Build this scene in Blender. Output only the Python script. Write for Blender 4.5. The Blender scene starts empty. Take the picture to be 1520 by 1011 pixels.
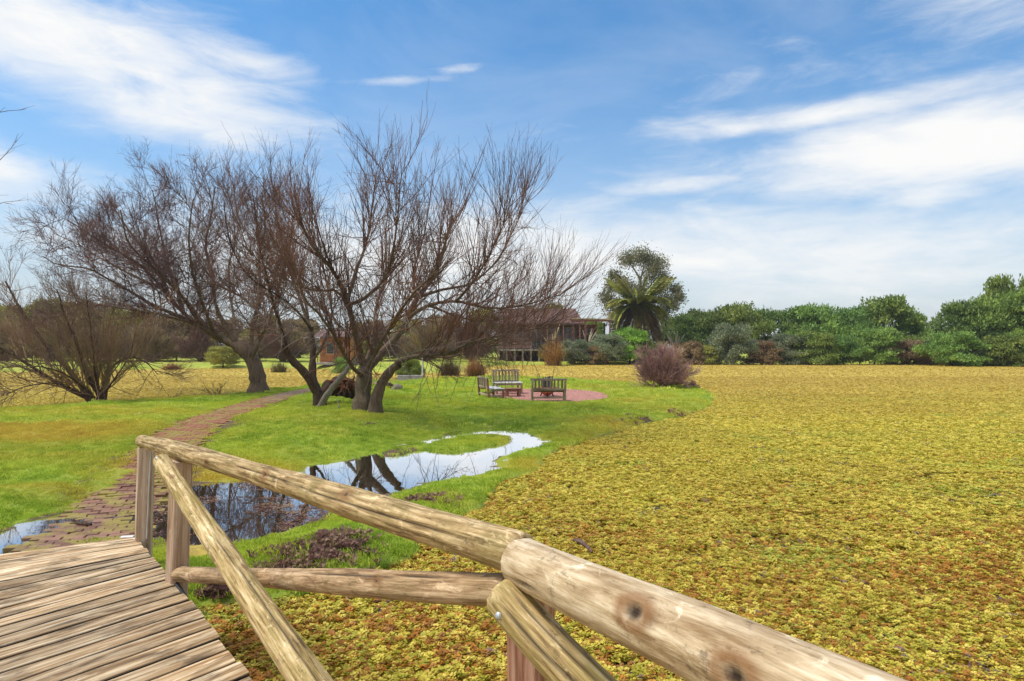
import bpy, bmesh, math, random
import numpy as np
from mathutils import Vector, Matrix, noise as mnoise

random.seed(7)
rng = np.random.default_rng(11)
R = math.radians
S = bpy.context.scene
COL = S.collection

# ------------------------------------------------------------------ camera, world, sun, exposure
F, CX, CY, CAMZ = 950.0, 760.0, 515.0, 2.05     # focal length in photo pixels, principal point, eye height above the pond
cam = bpy.data.cameras.new('camera')
cam.sensor_width = 36; cam.lens = 36 * F / 1520; cam.shift_y = 9.5 / 1520
cam.clip_start = 0.05; cam.clip_end = 5000
camo = bpy.data.objects.new('camera', cam); COL.objects.link(camo)
camo.location = (0, 0, CAMZ); camo.rotation_euler = (R(90), 0, 0)
S.camera = camo
S.view_settings.view_transform = 'Standard'; S.view_settings.look = 'None'
S.view_settings.gamma = 1; S.view_settings.use_curve_mapping = False
S.view_settings.exposure = 0.42
S.render.engine = 'CYCLES'
S.cycles.max_bounces = 6; S.cycles.diffuse_bounces = 3; S.cycles.glossy_bounces = 3
S.cycles.transparent_max_bounces = 12; S.cycles.transmission_bounces = 4

SUN_EL, SUN_AZ = R(60), R(-98)                   # azimuth clockwise from +Y (the view): high on the left
sun = bpy.data.lights.new('sun', 'SUN'); sun.energy = 3.2; sun.angle = R(20); sun.color = (1, .95, .87)
suno = bpy.data.objects.new('sun', sun); COL.objects.link(suno)
sd = Vector((math.sin(SUN_AZ) * math.cos(SUN_EL), math.cos(SUN_AZ) * math.cos(SUN_EL), math.sin(SUN_EL)))
suno.rotation_euler = sd.to_track_quat('Z', 'Y').to_euler(); suno.location = (0, -5, 30)

def N(nt, typ, ins=None, out=0, **props):
    nd = nt.nodes.new(typ)
    for k, v in props.items(): setattr(nd, k, v)
    for k, v in (ins or {}).items():
        s = nd.inputs[k]
        if isinstance(v, bpy.types.NodeSocket): nt.links.new(v, s)
        else: s.default_value = v
    return nd.outputs[out] if len(nd.outputs) else None
def M(nt, op, a, b=0.0, c=0.0, clamp=False):
    return N(nt, 'ShaderNodeMath', {0: a, 1: b, 2: c}, operation=op, use_clamp=clamp)
def mixc(nt, f, a, b, blend='MIX'):
    a = (*a, 1) if isinstance(a, tuple) and len(a) == 3 else a
    b = (*b, 1) if isinstance(b, tuple) and len(b) == 3 else b
    return N(nt, 'ShaderNodeMix', {0: f, 6: a, 7: b}, out=2, data_type='RGBA', blend_type=blend)
def sstep(nt, x, lo, hi):
    return N(nt, 'ShaderNodeMapRange', {0: x, 1: lo, 2: hi, 3: 0.0, 4: 1.0}, interpolation_type='SMOOTHSTEP')
def ramp(nt, f, stops):
    nd = nt.nodes.new('ShaderNodeValToRGB'); nt.links.new(f, nd.inputs[0])
    e = nd.color_ramp.elements
    while len(e) < len(stops): e.new(.5)
    for i, (p, c) in enumerate(stops): e[i].position = p; e[i].color = (*c, 1) if len(c) == 3 else c
    return nd.outputs[0]

W = bpy.data.worlds.new('World'); S.world = W; W.use_nodes = True
nt = W.node_tree; nt.nodes.clear()
def build_world():
    sky = N(nt, 'ShaderNodeTexSky', sky_type='NISHITA', sun_disc=False, sun_elevation=SUN_EL, sun_rotation=SUN_AZ,
            air_density=1.0, dust_density=.6, ozone_density=3.2, altitude=0)
    tc = N(nt, 'ShaderNodeTexCoord', out=0)
    d = N(nt, 'ShaderNodeVectorMath', {0: tc}, operation='NORMALIZE')
    sep = nt.nodes.new('ShaderNodeSeparateXYZ'); nt.links.new(d, sep.inputs[0])
    az = M(nt, 'ARCTAN2', sep.outputs[0], sep.outputs[1]); el = M(nt, 'ARCSINE', sep.outputs[2])
    elp = M(nt, 'MAXIMUM', el, 0.0)
    def tex(sa, se, shear, seed, scale, detail=9, rough=.6, dist=.6):
        v = N(nt, 'ShaderNodeCombineXYZ', {0: M(nt, 'MULTIPLY', az, sa), 1: M(nt, 'MULTIPLY', M(nt, 'ADD', el, M(nt, 'MULTIPLY', az, shear)), se), 2: seed})
        return N(nt, 'ShaderNodeTexNoise', {'Vector': v, 'Scale': scale, 'Detail': detail, 'Roughness': rough, 'Distortion': dist})
    def blob(a0, e0, sa, se, shear=0.0):
        u = M(nt, 'DIVIDE', M(nt, 'SUBTRACT', az, R(a0)), R(sa))
        v = M(nt, 'DIVIDE', M(nt, 'SUBTRACT', M(nt, 'SUBTRACT', el, R(e0)), M(nt, 'MULTIPLY', M(nt, 'SUBTRACT', az, R(a0)), shear)), R(se))
        q = M(nt, 'ADD', M(nt, 'MULTIPLY', u, u), M(nt, 'MULTIPLY', v, v))
        return M(nt, 'EXPONENT', M(nt, 'MULTIPLY', q, -1.0))
    n1 = tex(1.0, 2.8, .02, 3.1, 5.0); n2 = tex(1.0, 4.0, .0, 8.7, 9.0, rough=.68); n3 = tex(1.0, 2.0, .05, 1.3, 2.2)
    blobs = [(20, 7.5, 34, 4.6, 0, .74), (-6, 7.5, 34, 5, 0, .90), (-35, 21.5, 13, 3.8, -.03, 1.0), (-26, 18.5, 10, 3.6, .0, .95), (-24, 22.5, 8, 1.7, -.10, .75), (-40, 12, 8, 2.4, 0, .85), (-11, 22.2, 6.5, .45, .10, .52), (-4.6, 23.4, 2.6, .5, .12, .46),
             (33, 14.4, 15, 3.2, .0, 1.15), (25, 18.2, 15, 1.2, .02, .9), (33, 11.4, 5, 1.4, 0, .8), (16, 13.8, 7, .8, .03, .75), (13, 10, 14, 2.6, .05, .62), (37, 26, 10, 5, -.3, .62),
             (28, 20, 12, 3, -.1, .28), (6, 18, 10, 1.2, -.1, .3), (9, 29.3, 1.2, .7, 0, .45)]
    m = None
    for a0, e0, sa, se, sh, w in blobs:
        b = M(nt, 'MULTIPLY', blob(a0, e0, sa, se, sh), w)
        m = b if m is None else M(nt, 'MAXIMUM', m, b)
    far = sstep(nt, M(nt, 'ABSOLUTE', az), R(42), R(60))          # the same broken cirrus goes on round the rest of the sky
    m = M(nt, 'MAXIMUM', m, M(nt, 'MULTIPLY', far, M(nt, 'MULTIPLY', n3, 1.15)))
    tx = M(nt, 'ADD', M(nt, 'MULTIPLY', n1, .62), M(nt, 'MULTIPLY', n2, .38))
    c = sstep(nt, M(nt, 'ADD', M(nt, 'MULTIPLY', m, .52), M(nt, 'MULTIPLY', tx, .95)), .50, 1.06)
    veil = M(nt, 'MULTIPLY', sstep(nt, n3, .42, .75), .16)
    c = M(nt, 'MAXIMUM', c, veil)
    hz = M(nt, 'EXPONENT', M(nt, 'MULTIPLY', M(nt, 'POWER', M(nt, 'DIVIDE', elp, R(13.5)), 1.5), -1.0))
    hz = M(nt, 'MULTIPLY', hz, .95)
    tint = N(nt, 'ShaderNodeMix', {0: 1.0, 6: sky, 7: (.45, 1.02, 1.28, 1)}, out=2, data_type='RGBA', blend_type='MULTIPLY')
    bg = N(nt, 'ShaderNodeBackground', {0: tint, 1: .108})
    bh = N(nt, 'ShaderNodeBackground', {0: (.70, .725, .74, 1), 1: .74})
    bc = N(nt, 'ShaderNodeBackground', {0: (.92, .92, .91, 1), 1: .80})
    s1 = N(nt, 'ShaderNodeMixShader', {0: hz, 1: bg, 2: bh})
    s2 = N(nt, 'ShaderNodeMixShader', {0: c, 1: s1, 2: bc})
    N(nt, 'ShaderNodeOutputWorld', {0: s2})
build_world()

# ------------------------------------------------------------------ helpers
def at(px, py, d): return ((px - CX) / F * d, d, CAMZ - (py - CY) / F * d)
def gr(px, py, z=0.0):
    d = F * (CAMZ - z) / (py - CY)
    return ((px - CX) / F * d, d)

def tag(o, label=None, cat=None, group=None, kind=None):
    if label: o['label'] = label
    if cat: o['category'] = cat
    if group: o['group'] = group
    if kind: o['kind'] = kind
    return o
def empty(name, loc=(0, 0, 0), rz=0.0):
    o = bpy.data.objects.new(name, None); COL.objects.link(o)
    o.location = loc; o.rotation_euler = (0, 0, rz); o.empty_display_size = .2
    return o
def link(name, me, mat=None, parent=None):
    o = bpy.data.objects.new(name, me); COL.objects.link(o)
    if mat is not None and not me.materials: me.materials.append(mat)
    if parent is not None: o.parent = parent
    return o
def fastmesh(name, V, Fc, smooth=False):
    """V (n,3), Fc (m,k) all the same k"""
    me = bpy.data.meshes.new(name)
    V = np.asarray(V, np.float32); Fc = np.asarray(Fc, np.int32)
    me.vertices.add(len(V)); me.vertices.foreach_set('co', V.ravel())
    k = Fc.shape[1]
    me.loops.add(Fc.size); me.loops.foreach_set('vertex_index', Fc.ravel())
    me.polygons.add(len(Fc)); me.polygons.foreach_set('loop_start', np.arange(0, Fc.size, k, dtype=np.int32))
    try: me.polygons.foreach_set('loop_total', np.full(len(Fc), k, np.int32))
    except Exception: pass
    if smooth: me.polygons.foreach_set('use_smooth', np.ones(len(Fc), bool))
    me.update(calc_edges=True); me.validate()
    return me
def attr(me, name, vals, typ='FLOAT'):
    a = me.attributes.new(name, typ, 'POINT')
    a.data.foreach_set('vector' if typ == 'FLOAT_VECTOR' else 'value', np.asarray(vals, np.float32).ravel())

class MB:
    """collects simple solids into one mesh"""
    def __init__(s): s.bm = bmesh.new()
    def box(s, c, size, rot=None, bev=0.0):
        m = Matrix.Translation(c) @ ((rot.to_4x4() if rot is not None else Matrix()) @ Matrix.Diagonal((*size, 1)))
        r = bmesh.ops.create_cube(s.bm, size=1, matrix=m)
        if bev:
            ed = list({e for v in r['verts'] for e in v.link_edges})
            bmesh.ops.bevel(s.bm, geom=ed, offset=bev, segments=1, affect='EDGES')
        return s
    def bar(s, a, b, w, h=None, bev=0.0):
        a, b = Vector(a), Vector(b); d = b - a
        q = d.to_track_quat('Z', 'Y').to_matrix()
        return s.box((a + b) / 2, (w, h or w, d.length), q, bev)
    def prism(s, pts, z0, z1, bev=0.0):
        vs = [s.bm.verts.new((x, y, z0)) for x, y in pts] + [s.bm.verts.new((x, y, z1)) for x, y in pts]
        n = len(pts)
        fs = [s.bm.faces.new(vs[:n][::-1]), s.bm.faces.new(vs[n:])]
        for i in range(n): fs.append(s.bm.faces.new((vs[i], vs[(i + 1) % n], vs[n + (i + 1) % n], vs[n + i])))
        if bev: bmesh.ops.bevel(s.bm, geom=list({e for f in fs for e in f.edges}), offset=bev, segments=1, affect='EDGES')
        return s
    def lathe(s, prof, seg=20, c=(0, 0, 0)):
        rings = []
        for r, z in prof:
            rings.append([s.bm.verts.new((c[0] + r * math.cos(2 * math.pi * i / seg), c[1] + r * math.sin(2 * math.pi * i / seg), c[2] + z)) for i in range(seg)])
        for a, b in zip(rings, rings[1:]):
            for i in range(seg): s.bm.faces.new((a[i], a[(i + 1) % seg], b[(i + 1) % seg], b[i]))
        return s
    def build(s, name, mat=None, parent=None, smooth=False):
        me = bpy.data.meshes.new(name)
        bmesh.ops.recalc_face_normals(s.bm, faces=s.bm.faces[:])
        s.bm.to_mesh(me); s.bm.free()
        if smooth: me.polygons.foreach_set('use_smooth', np.ones(len(me.polygons), bool))
        return link(name, me, mat, parent)

def smoothpath(pts, n):
    """Catmull-Rom through pts (k,m) resampled to n rows evenly by length"""
    P = np.asarray(pts, float)
    if len(P) == 2:
        t = np.linspace(0, 1, n)[:, None]; return P[0] * (1 - t) + P[1] * t
    Q = np.vstack([2 * P[0] - P[1], P, 2 * P[-1] - P[-2]]); out = []
    for i in range(1, len(Q) - 2):
        p0, p1, p2, p3 = Q[i - 1], Q[i], Q[i + 1], Q[i + 2]
        for t in np.linspace(0, 1, 12, endpoint=False):
            out.append(.5 * (2 * p1 + (p2 - p0) * t + (2 * p0 - 5 * p1 + 4 * p2 - p3) * t * t + (3 * p1 - p0 - 3 * p2 + p3) * t ** 3))
    out.append(P[-1]); out = np.array(out)
    L = np.r_[0, np.cumsum(np.linalg.norm(np.diff(out[:, :3], axis=0), axis=1))]
    s = np.linspace(0, L[-1], n)
    return np.stack([np.interp(s, L, out[:, j]) for j in range(out.shape[1])], 1)

def norm(v): return v / np.maximum(np.linalg.norm(v, axis=-1, keepdims=True), 1e-9)

def tubes(P, Rr, k):
    """P (n,m,3), Rr (n,m) -> verts, quads"""
    n, m, _ = P.shape
    T = norm(np.gradient(P, axis=1))
    ax = norm(P[:, -1] - P[:, 0])
    ref = np.where((np.abs(ax[:, 2]) > .9)[:, None], np.array([1., 0, 0]), np.array([0, 0, 1.]))
    u = norm(np.cross(ax, ref))[:, None, :]
    n1 = norm(u - (u * T).sum(-1, keepdims=True) * T); n2 = np.cross(T, n1)
    a = np.arange(k) * 2 * math.pi / k
    V = P[:, :, None, :] + Rr[:, :, None, None] * (np.cos(a)[None, None, :, None] * n1[:, :, None, :] + np.sin(a)[None, None, :, None] * n2[:, :, None, :])
    idx = np.arange(n * m * k).reshape(n, m, k)
    A = idx[:, :-1]; B = idx[:, 1:]
    Fq = np.stack([A, np.roll(A, -1, 2), np.roll(B, -1, 2), B], -1).reshape(-1, 4)
    return V.reshape(-1, 3), Fq
def joinvf(parts):
    Vs, Fs, o = [], [], 0
    for V, Fq in parts:
        Vs.append(V); Fs.append(Fq + o); o += len(V)
    return np.vstack(Vs), np.vstack(Fs)

def spawn(P, Rr, per, t=(.2, 1), ang=(20, 50), ln=(.5, 1), up=.2, curl=.1, m=5, ratio=.6, rmin=.003, rmax=.05, jit=.08, fall=.4, bias=None):
    """children of the branches P: per = children per branch (float, mean)"""
    n, pm, _ = P.shape
    cnt = rng.poisson(per, n) if not np.isscalar(per) or per < 6 else np.full(n, int(per))
    ix = np.repeat(np.arange(n), cnt); c = len(ix)
    if c == 0: return np.zeros((0, m, 3)), np.zeros((0, m))
    tt = rng.uniform(t[0], t[1], c); fi = tt * (pm - 1); i0 = np.minimum(fi.astype(int), pm - 2); fr = (fi - i0)[:, None]
    p = P[ix, i0] * (1 - fr) + P[ix, i0 + 1] * fr
    tg = norm(P[ix, i0 + 1] - P[ix, i0])
    r = (Rr[ix, i0] * (1 - fr[:, 0]) + Rr[ix, i0 + 1] * fr[:, 0])
    rv = rng.normal(size=(c, 3)); pp = norm(rv - (rv * tg).sum(1, keepdims=True) * tg)
    a = np.radians(rng.uniform(ang[0], ang[1], c))[:, None]
    d = tg * np.cos(a) + pp * np.sin(a); d[:, 2] += up
    if bias is not None: d += np.asarray(bias)
    d = norm(d)
    L = rng.uniform(ln[0], ln[1], c) * (1 - fall * tt)
    pts = [p]; st = (L / (m - 1))[:, None]
    for _ in range(m - 1):
        pts.append(pts[-1] + d * st)
        d = d + rng.normal(size=(c, 3)) * jit; d[:, 2] += curl; d = norm(d)
    r0 = np.clip(r * ratio, rmin, rmax)
    taper = np.linspace(1, .35, m)[None]
    return np.stack(pts, 1), np.maximum(r0[:, None] * taper, rmin * .5)

def sdist(poly, pts):
    """signed distance to a polygon, positive inside"""
    poly = np.asarray(poly, float); x, y = pts[:, 0], pts[:, 1]
    d2 = np.full(len(pts), 1e12); ins = np.zeros(len(pts), bool)
    for i in range(len(poly)):
        a, b = poly[i], poly[(i + 1) % len(poly)]
        e = b - a; w = pts - a
        tt = np.clip((w @ e) / max(e @ e, 1e-12), 0, 1)
        q = w - tt[:, None] * e; d2 = np.minimum(d2, (q * q).sum(1))
        cond = (a[1] > y) != (b[1] > y)
        if b[1] != a[1]: ins ^= cond & (x < (b[0] - a[0]) * (y - a[1]) / (b[1] - a[1]) + a[0])
    return np.where(ins, 1, -1) * np.sqrt(d2)
def pdist(line, pts):
    line = np.asarray(line, float); d2 = np.full(len(pts), 1e12)
    for a, b in zip(line, line[1:]):
        e = b - a; w = pts - a; tt = np.clip((w @ e) / max(e @ e, 1e-12), 0, 1)
        q = w - tt[:, None] * e; d2 = np.minimum(d2, (q * q).sum(1))
    return np.sqrt(d2)
def ss(x, a, b):
    t = np.clip((x - a) / (b - a), 0, 1); return t * t * (3 - 2 * t)
_perm = rng.permutation(256)
_grad = rng.uniform(-1, 1, 256)
def vnoise(x, y, f):
    """smooth value noise in -1..1"""
    x = np.asarray(x) * f; y = np.asarray(y) * f
    xi = np.floor(x).astype(int); yi = np.floor(y).astype(int); u = x - xi; v = y - yi
    u = u * u * (3 - 2 * u); v = v * v * (3 - 2 * v)
    g = lambda i, j: _grad[_perm[(_perm[i & 255] + j) & 255]]
    return (g(xi, yi) * (1 - u) + g(xi + 1, yi) * u) * (1 - v) + (g(xi, yi + 1) * (1 - u) + g(xi + 1, yi + 1) * u) * v

# ------------------------------------------------------------------ materials
def newmat(name):
    m = bpy.data.materials.new(name); m.use_nodes = True; m.node_tree.nodes.clear(); return m, m.node_tree
def finish(t, col, rough=.75, bump=None, bstr=.3, bdist=.01, spec=.3, trans=0.0, extra=None):
    ins = {'Base Color': col if isinstance(col, bpy.types.NodeSocket) else (*col, 1), 'Roughness': rough, 'Specular IOR Level': spec}
    nrm = None
    if bump is not None:
        nrm = N(t, 'ShaderNodeBump', {'Height': bump, 'Strength': bstr, 'Distance': bdist}); ins['Normal'] = nrm
    sh = N(t, 'ShaderNodeBsdfPrincipled', ins)
    if trans:
        tr = N(t, 'ShaderNodeBsdfTranslucent', {0: ins['Base Color']})
        sh = N(t, 'ShaderNodeMixShader', {0: trans, 1: sh, 2: tr})
    N(t, 'ShaderNodeOutputMaterial', {0: sh})
def wpos(t): return N(t, 'ShaderNodeNewGeometry', out=0)
def rnd(t): return N(t, 'ShaderNodeObjectInfo', out=5)
def noi(t, vec, scale, detail=4, rough=.55, dist=0.0):
    return N(t, 'ShaderNodeTexNoise', {'Vector': vec, 'Scale': scale, 'Detail': detail, 'Roughness': rough, 'Distortion': dist})
def scaled(t, vec, s): return N(t, 'ShaderNodeVectorMath', {0: vec, 1: s}, operation='MULTIPLY')
def gattr(t, name, typ='GEOMETRY', out=2):
    return N(t, 'ShaderNodeAttribute', out=out, attribute_name=name, attribute_type=typ)

def mat_log(name, c_lo, c_mid, c_hi, algae=.4, gscale=1.0, c_alg=(.16, .15, .035)):
    m, t = newmat(name)
    lc = gattr(t, 'lc', out=1)
    g = noi(t, scaled(t, lc, (62 * gscale, 62 * gscale, 4.5)), 1.0, 6, .65, .3)
    f = noi(t, scaled(t, lc, (230, 230, 9)), 1.0, 4, .65)
    b = noi(t, scaled(t, lc, (9, 9, 5)), 1.0, 6, .68, .5)
    s = noi(t, scaled(t, lc, (22, 22, 14)), 1.0, 6, .75)
    col = ramp(t, g, [(.33, c_lo), (.5, c_mid), (.66, c_hi)])
    col = mixc(t, M(t, 'MULTIPLY', sstep(t, f, .52, .75), .5), col, tuple(x * .45 for x in c_lo))
    col = mixc(t, M(t, 'MULTIPLY', sstep(t, b, .44, .66), algae), col, c_alg)
    col = mixc(t, M(t, 'MULTIPLY', sstep(t, s, .55, .68), .62), col, (.075, .048, .026))
    b2 = noi(t, scaled(t, lc, (14, 14, 5)), 1.3, 5, .7, .8)
    col = mixc(t, M(t, 'MULTIPLY', sstep(t, b2, .57, .68), .6), col, tuple(min(1, x * 1.35 + .04) for x in c_hi))
    dk = gattr(t, 'dark')
    col = mixc(t, dk, col, (.022, .012, .008))
    rd = gattr(t, 'ring')
    col = mixc(t, rd, col, (.22, .10, .035))
    hgt = M(t, 'ADD', M(t, 'MULTIPLY', g, .7), M(t, 'MULTIPLY', f, .5))
    finish(t, col, .72, hgt, .55, .006, .25)
    return m
M_rail = mat_log('log_mossy', (.12, .068, .024), (.40, .265, .115), (.68, .50, .27), .50, 1.0, (.17, .135, .03))
M_rail2 = mat_log('log_bleached', (.27, .165, .075), (.52, .38, .225), (.75, .61, .42), .22, .55, (.26, .185, .085))
M_brace = mat_log('log_lichen', (.15, .085, .028), (.46, .32, .13), (.74, .57, .32), .5, 1.0, (.24, .19, .035))
M_cross = mat_log('log_brown', (.14, .075, .032), (.38, .24, .125), (.60, .42, .25), .35, 1.0, (.16, .12, .035))

def mat_timber(name, c_lo, c_mid, c_hi, wet=.5, sc=1.0, rough=.7):
    """sawn boards: grain along the local x of attribute 'lc' """
    m, t = newmat(name)
    lc = gattr(t, 'lc', out=1)
    off = N(t, 'ShaderNodeCombineXYZ', {0: M(t, 'MULTIPLY', rnd(t), 37.0), 1: M(t, 'MULTIPLY', rnd(t), 71.0), 2: 0.0})
    v = N(t, 'ShaderNodeVectorMath', {0: lc, 1: off}, operation='ADD')
    g = noi(t, scaled(t, v, (1.8 * sc, 34 * sc, 34 * sc)), 1.0, 4, .6, .35)
    f = noi(t, scaled(t, v, (5 * sc, 110 * sc, 110 * sc)), 1.0, 3, .6)
    b = noi(t, scaled(t, v, (2.6, 6, 6)), 1.0, 5, .62, .6)
    p = noi(t, scaled(t, v, (4, 24, 24)), 1.0, 5, .7, .4)
    col = ramp(t, g, [(.34, c_lo), (.48, c_mid), (.64, c_hi)])
    col = mixc(t, M(t, 'MULTIPLY', sstep(t, b, .46, .68), wet), col, (.085, .05, .022))
    col = mixc(t, M(t, 'MULTIPLY', sstep(t, p, .55, .68), .55), col, tuple(min(1, x * 1.25 + .05) for x in c_hi))
    col = mixc(t, M(t, 'MULTIPLY', sstep(t, f, .55, .75), .35), col, (.07, .04, .022))
    hs = N(t, 'ShaderNodeHueSaturation', {'Value': M(t, 'ADD', .68, M(t, 'MULTIPLY', rnd(t), .55)), 'Color': col})
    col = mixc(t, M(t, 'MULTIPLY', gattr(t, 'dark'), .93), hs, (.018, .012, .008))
    finish(t, col, M(t, 'ADD', rough - .22, M(t, 'MULTIPLY', b, .4)), M(t, 'ADD', g, M(t, 'MULTIPLY', f, .6)), .5, .005, .35)
    return m
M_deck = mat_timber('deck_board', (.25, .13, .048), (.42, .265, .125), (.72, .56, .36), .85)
M_post = mat_timber('post_timber', (.27, .155, .085), (.48, .32, .205), (.62, .47, .34), .15, .8)
M_postred = mat_timber('post_red', (.14, .055, .03), (.31, .145, .085), (.42, .25, .17), .25)
M_bench = mat_timber('bench_grey', (.15, .095, .06), (.32, .23, .16), (.48, .39, .30), .25)
M_seat = mat_timber('bench_bleached', (.36, .34, .32), (.54, .52, .50), (.72, .71, .70), .05)
M_benchred = mat_timber('bench_redwood', (.15, .06, .035), (.27, .12, .07), (.38, .20, .13), .25)

def mat_plain(name, c, var=.25, sc=4.0, rough=.7, bump=.3, spec=.3, metallic=0):
    m, t = newmat(name); p = wpos(t)
    n = noi(t, p, sc, 5); n2 = noi(t, p, sc * 7, 3)
    col = mixc(t, sstep(t, n, .3, .7), tuple(x * (1 - var) for x in c), tuple(min(1, x * (1 + var)) for x in c))
    finish(t, col, rough, n2, bump, .01, spec)
    if metallic: [x for x in t.nodes if x.type == 'BSDF_PRINCIPLED'][0].inputs['Metallic'].default_value = metallic
    return m

def mat_bark(name, c_lo, c_hi, sc=1.0, lichen=0.0, c_l=(.30, .30, .22)):
    m, t = newmat(name); p = wpos(t)
    g = noi(t, scaled(t, p, (16 * sc, 16 * sc, 3.5 * sc)), 1.0, 6, .7, .6)
    b = noi(t, p, 1.7, 4)
    col = ramp(t, g, [(.3, c_lo), (.68, c_hi)])
    if lichen: col = mixc(t, M(t, 'MULTIPLY', sstep(t, b, .48, .66), lichen), col, c_l)
    finish(t, col, .88, g, .9, .04, .15)
    return m
M_bark = mat_bark('bark', (0.065, 0.042, 0.030), (0.246, 0.168, 0.115), 1.0, .35, (.13, .12, .06))
M_barkdark = mat_bark('bark_damp', (0.029, 0.018, 0.014), (0.136, 0.083, 0.056), 1.0, .2, (.08, .07, .04))
M_barkgrey = mat_bark('bark_grey', (.11, .085, .06), (.34, .29, .22), 1.4, .3, (.35, .34, .25))
def mat_twig(name, a, b, c):
    m, t = newmat(name); p = wpos(t)
    col = ramp(t, noi(t, p, .55, 3), [(.36, a), (.52, b), (.66, c)])
    finish(t, col, .8, spec=.2)
    return m
M_twig = mat_twig('twigs', (0.094, 0.056, 0.046), (0.156, 0.081, 0.058), (0.237, 0.106, 0.060))
M_twig2 = mat_twig('twigs_purple', (0.106, 0.063, 0.060), (0.150, 0.083, 0.074), (0.225, 0.104, 0.072))
M_twiggrey = mat_twig('twigs_pale', (.11, .08, .065), (.20, .15, .12), (.33, .27, .23))
M_twigolive = mat_twig('twigs_olive', (0.189, 0.124, 0.072), (0.284, 0.195, 0.098), (0.365, 0.260, 0.111))
M_twigmix = mat_twig('twigs_warm', (0.149, 0.094, 0.069), (0.230, 0.143, 0.100), (0.311, 0.182, 0.112))
M_twigred = mat_twig('twigs_plum', (.29, .155, .135), (.42, .245, .21), (.54, .38, .27))

def mat_leaf(name, a, b, c, trans=.3, sc=.55, rough=.6):
    m, t = newmat(name); p = wpos(t)
    n = noi(t, p, sc, 4, .6); n2 = noi(t, p, 7.0, 2)
    f = M(t, 'ADD', M(t, 'MULTIPLY', n, .62), M(t, 'MULTIPLY', n2, .38))
    col = ramp(t, f, [(.36, a), (.5, b), (.64, c)])
    col = N(t, 'ShaderNodeHueSaturation', {'Hue': M(t, 'ADD', .48, M(t, 'MULTIPLY', rnd(t), .04)), 'Value': M(t, 'ADD', .82, M(t, 'MULTIPLY', rnd(t), .4)), 'Color': col})
    finish(t, col, rough, spec=.25, trans=trans)
    return m
L_dark = mat_leaf('leaf_dark', (0.084, 0.133, 0.038), (0.158, 0.235, 0.055), (0.284, 0.358, 0.078))
L_mid = mat_leaf('leaf_mid', (0.104, 0.159, 0.038), (0.208, 0.300, 0.061), (0.377, 0.467, 0.096))
L_bright = mat_leaf('leaf_bright', (0.131, 0.232, 0.029), (0.232, 0.392, 0.051), (0.406, 0.580, 0.087))
L_grey = mat_leaf('leaf_greygreen', (0.120, 0.152, 0.084), (0.223, 0.267, 0.145), (0.383, 0.426, 0.246))
L_brown = mat_leaf('leaf_brown', (0.173, 0.113, 0.056), (0.307, 0.217, 0.112), (0.471, 0.348, 0.160))
L_olive = mat_leaf('leaf_olive', (0.164, 0.166, 0.044), (0.315, 0.301, 0.070), (0.542, 0.480, 0.106))
L_euc = mat_leaf('leaf_eucalyptus', (0.075, 0.088, 0.039), (0.167, 0.160, 0.067), (0.283, 0.239, 0.096))
L_palm = mat_leaf('leaf_palm', (0.152, 0.178, 0.042), (0.331, 0.343, 0.082), (0.578, 0.532, 0.139), .2)
L_palmdry = mat_leaf('leaf_palm_dry', (0.200, 0.120, 0.055), (0.350, 0.240, 0.121), (0.500, 0.384, 0.220), .15)
L_straw = mat_leaf('leaf_straw', (.28, .13, .04), (.44, .24, .075), (.58, .38, .16), .2, 1.5)
L_plume = mat_leaf('leaf_plume', (.45, .36, .24), (.58, .48, .34), (.70, .62, .48), .3, 1.5)
L_reed = mat_leaf('leaf_reed', (.09, .075, .03), (.16, .13, .05), (.26, .21, .09), .2, 1.5)

def mat_lawn():
    m, t = newmat('lawn'); p = wpos(t)
    n1 = noi(t, p, .35, 4); n2 = noi(t, p, 2.3, 5, .65); n3 = noi(t, p, 16, 4, .7)
    dry = gattr(t, 'dry'); soil = gattr(t, 'soil')
    col = ramp(t, n2, [(.32, (.14, .22, .020)), (.5, (.22, .30, .03)), (.68, (.30, .35, .05))])
    col = mixc(t, M(t, 'MULTIPLY', sstep(t, n1, .40, .68), .55), col, (.32, .31, .03))
    col = mixc(t, M(t, 'MULTIPLY', dry, sstep(t, n2, .25, .6)), col, (.38, .28, .05))
    col = mixc(t, M(t, 'MULTIPLY', sstep(t, n3, .55, .72), .4), col, (.12, .19, .012))
    mud = ramp(t, n3, [(.3, (.07, .045, .028)), (.7, (.20, .14, .085))])
    col = mixc(t, sstep(t, M(t, 'ADD', soil, M(t, 'MULTIPLY', M(t, 'SUBTRACT', n2, .5), .9)), .35, .65), col, mud)
    finish(t, col, .9, M(t, 'ADD', n3, M(t, 'MULTIPLY', n2, 1.5)), .8, .05, .15)
    return m
M_lawn = mat_lawn()
def mat_blade():
    m, t = newmat('grass_blade'); p = wpos(t)
    dry = gattr(t, 'dry', 'INSTANCER'); r = rnd(t)
    n1 = noi(t, p, .35, 4); n2 = noi(t, p, 2.3, 5, .65)
    f = M(t, 'ADD', M(t, 'MULTIPLY', r, .38), M(t, 'MULTIPLY', n2, .62))
    col = ramp(t, f, [(.25, (.27, .41, .04)), (.5, (.52, .65, .075)), (.72, (.78, .82, .18))])
    col = mixc(t, M(t, 'MULTIPLY', sstep(t, n1, .42, .66), .5), col, (.72, .70, .07))
    col = mixc(t, M(t, 'MULTIPLY', dry, .85), col, mixc(t, r, (.72, .48, .09), (.80, .68, .13)))
    finish(t, col, .65, spec=.25, trans=.35)
    return m
M_blade = mat_blade()
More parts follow.
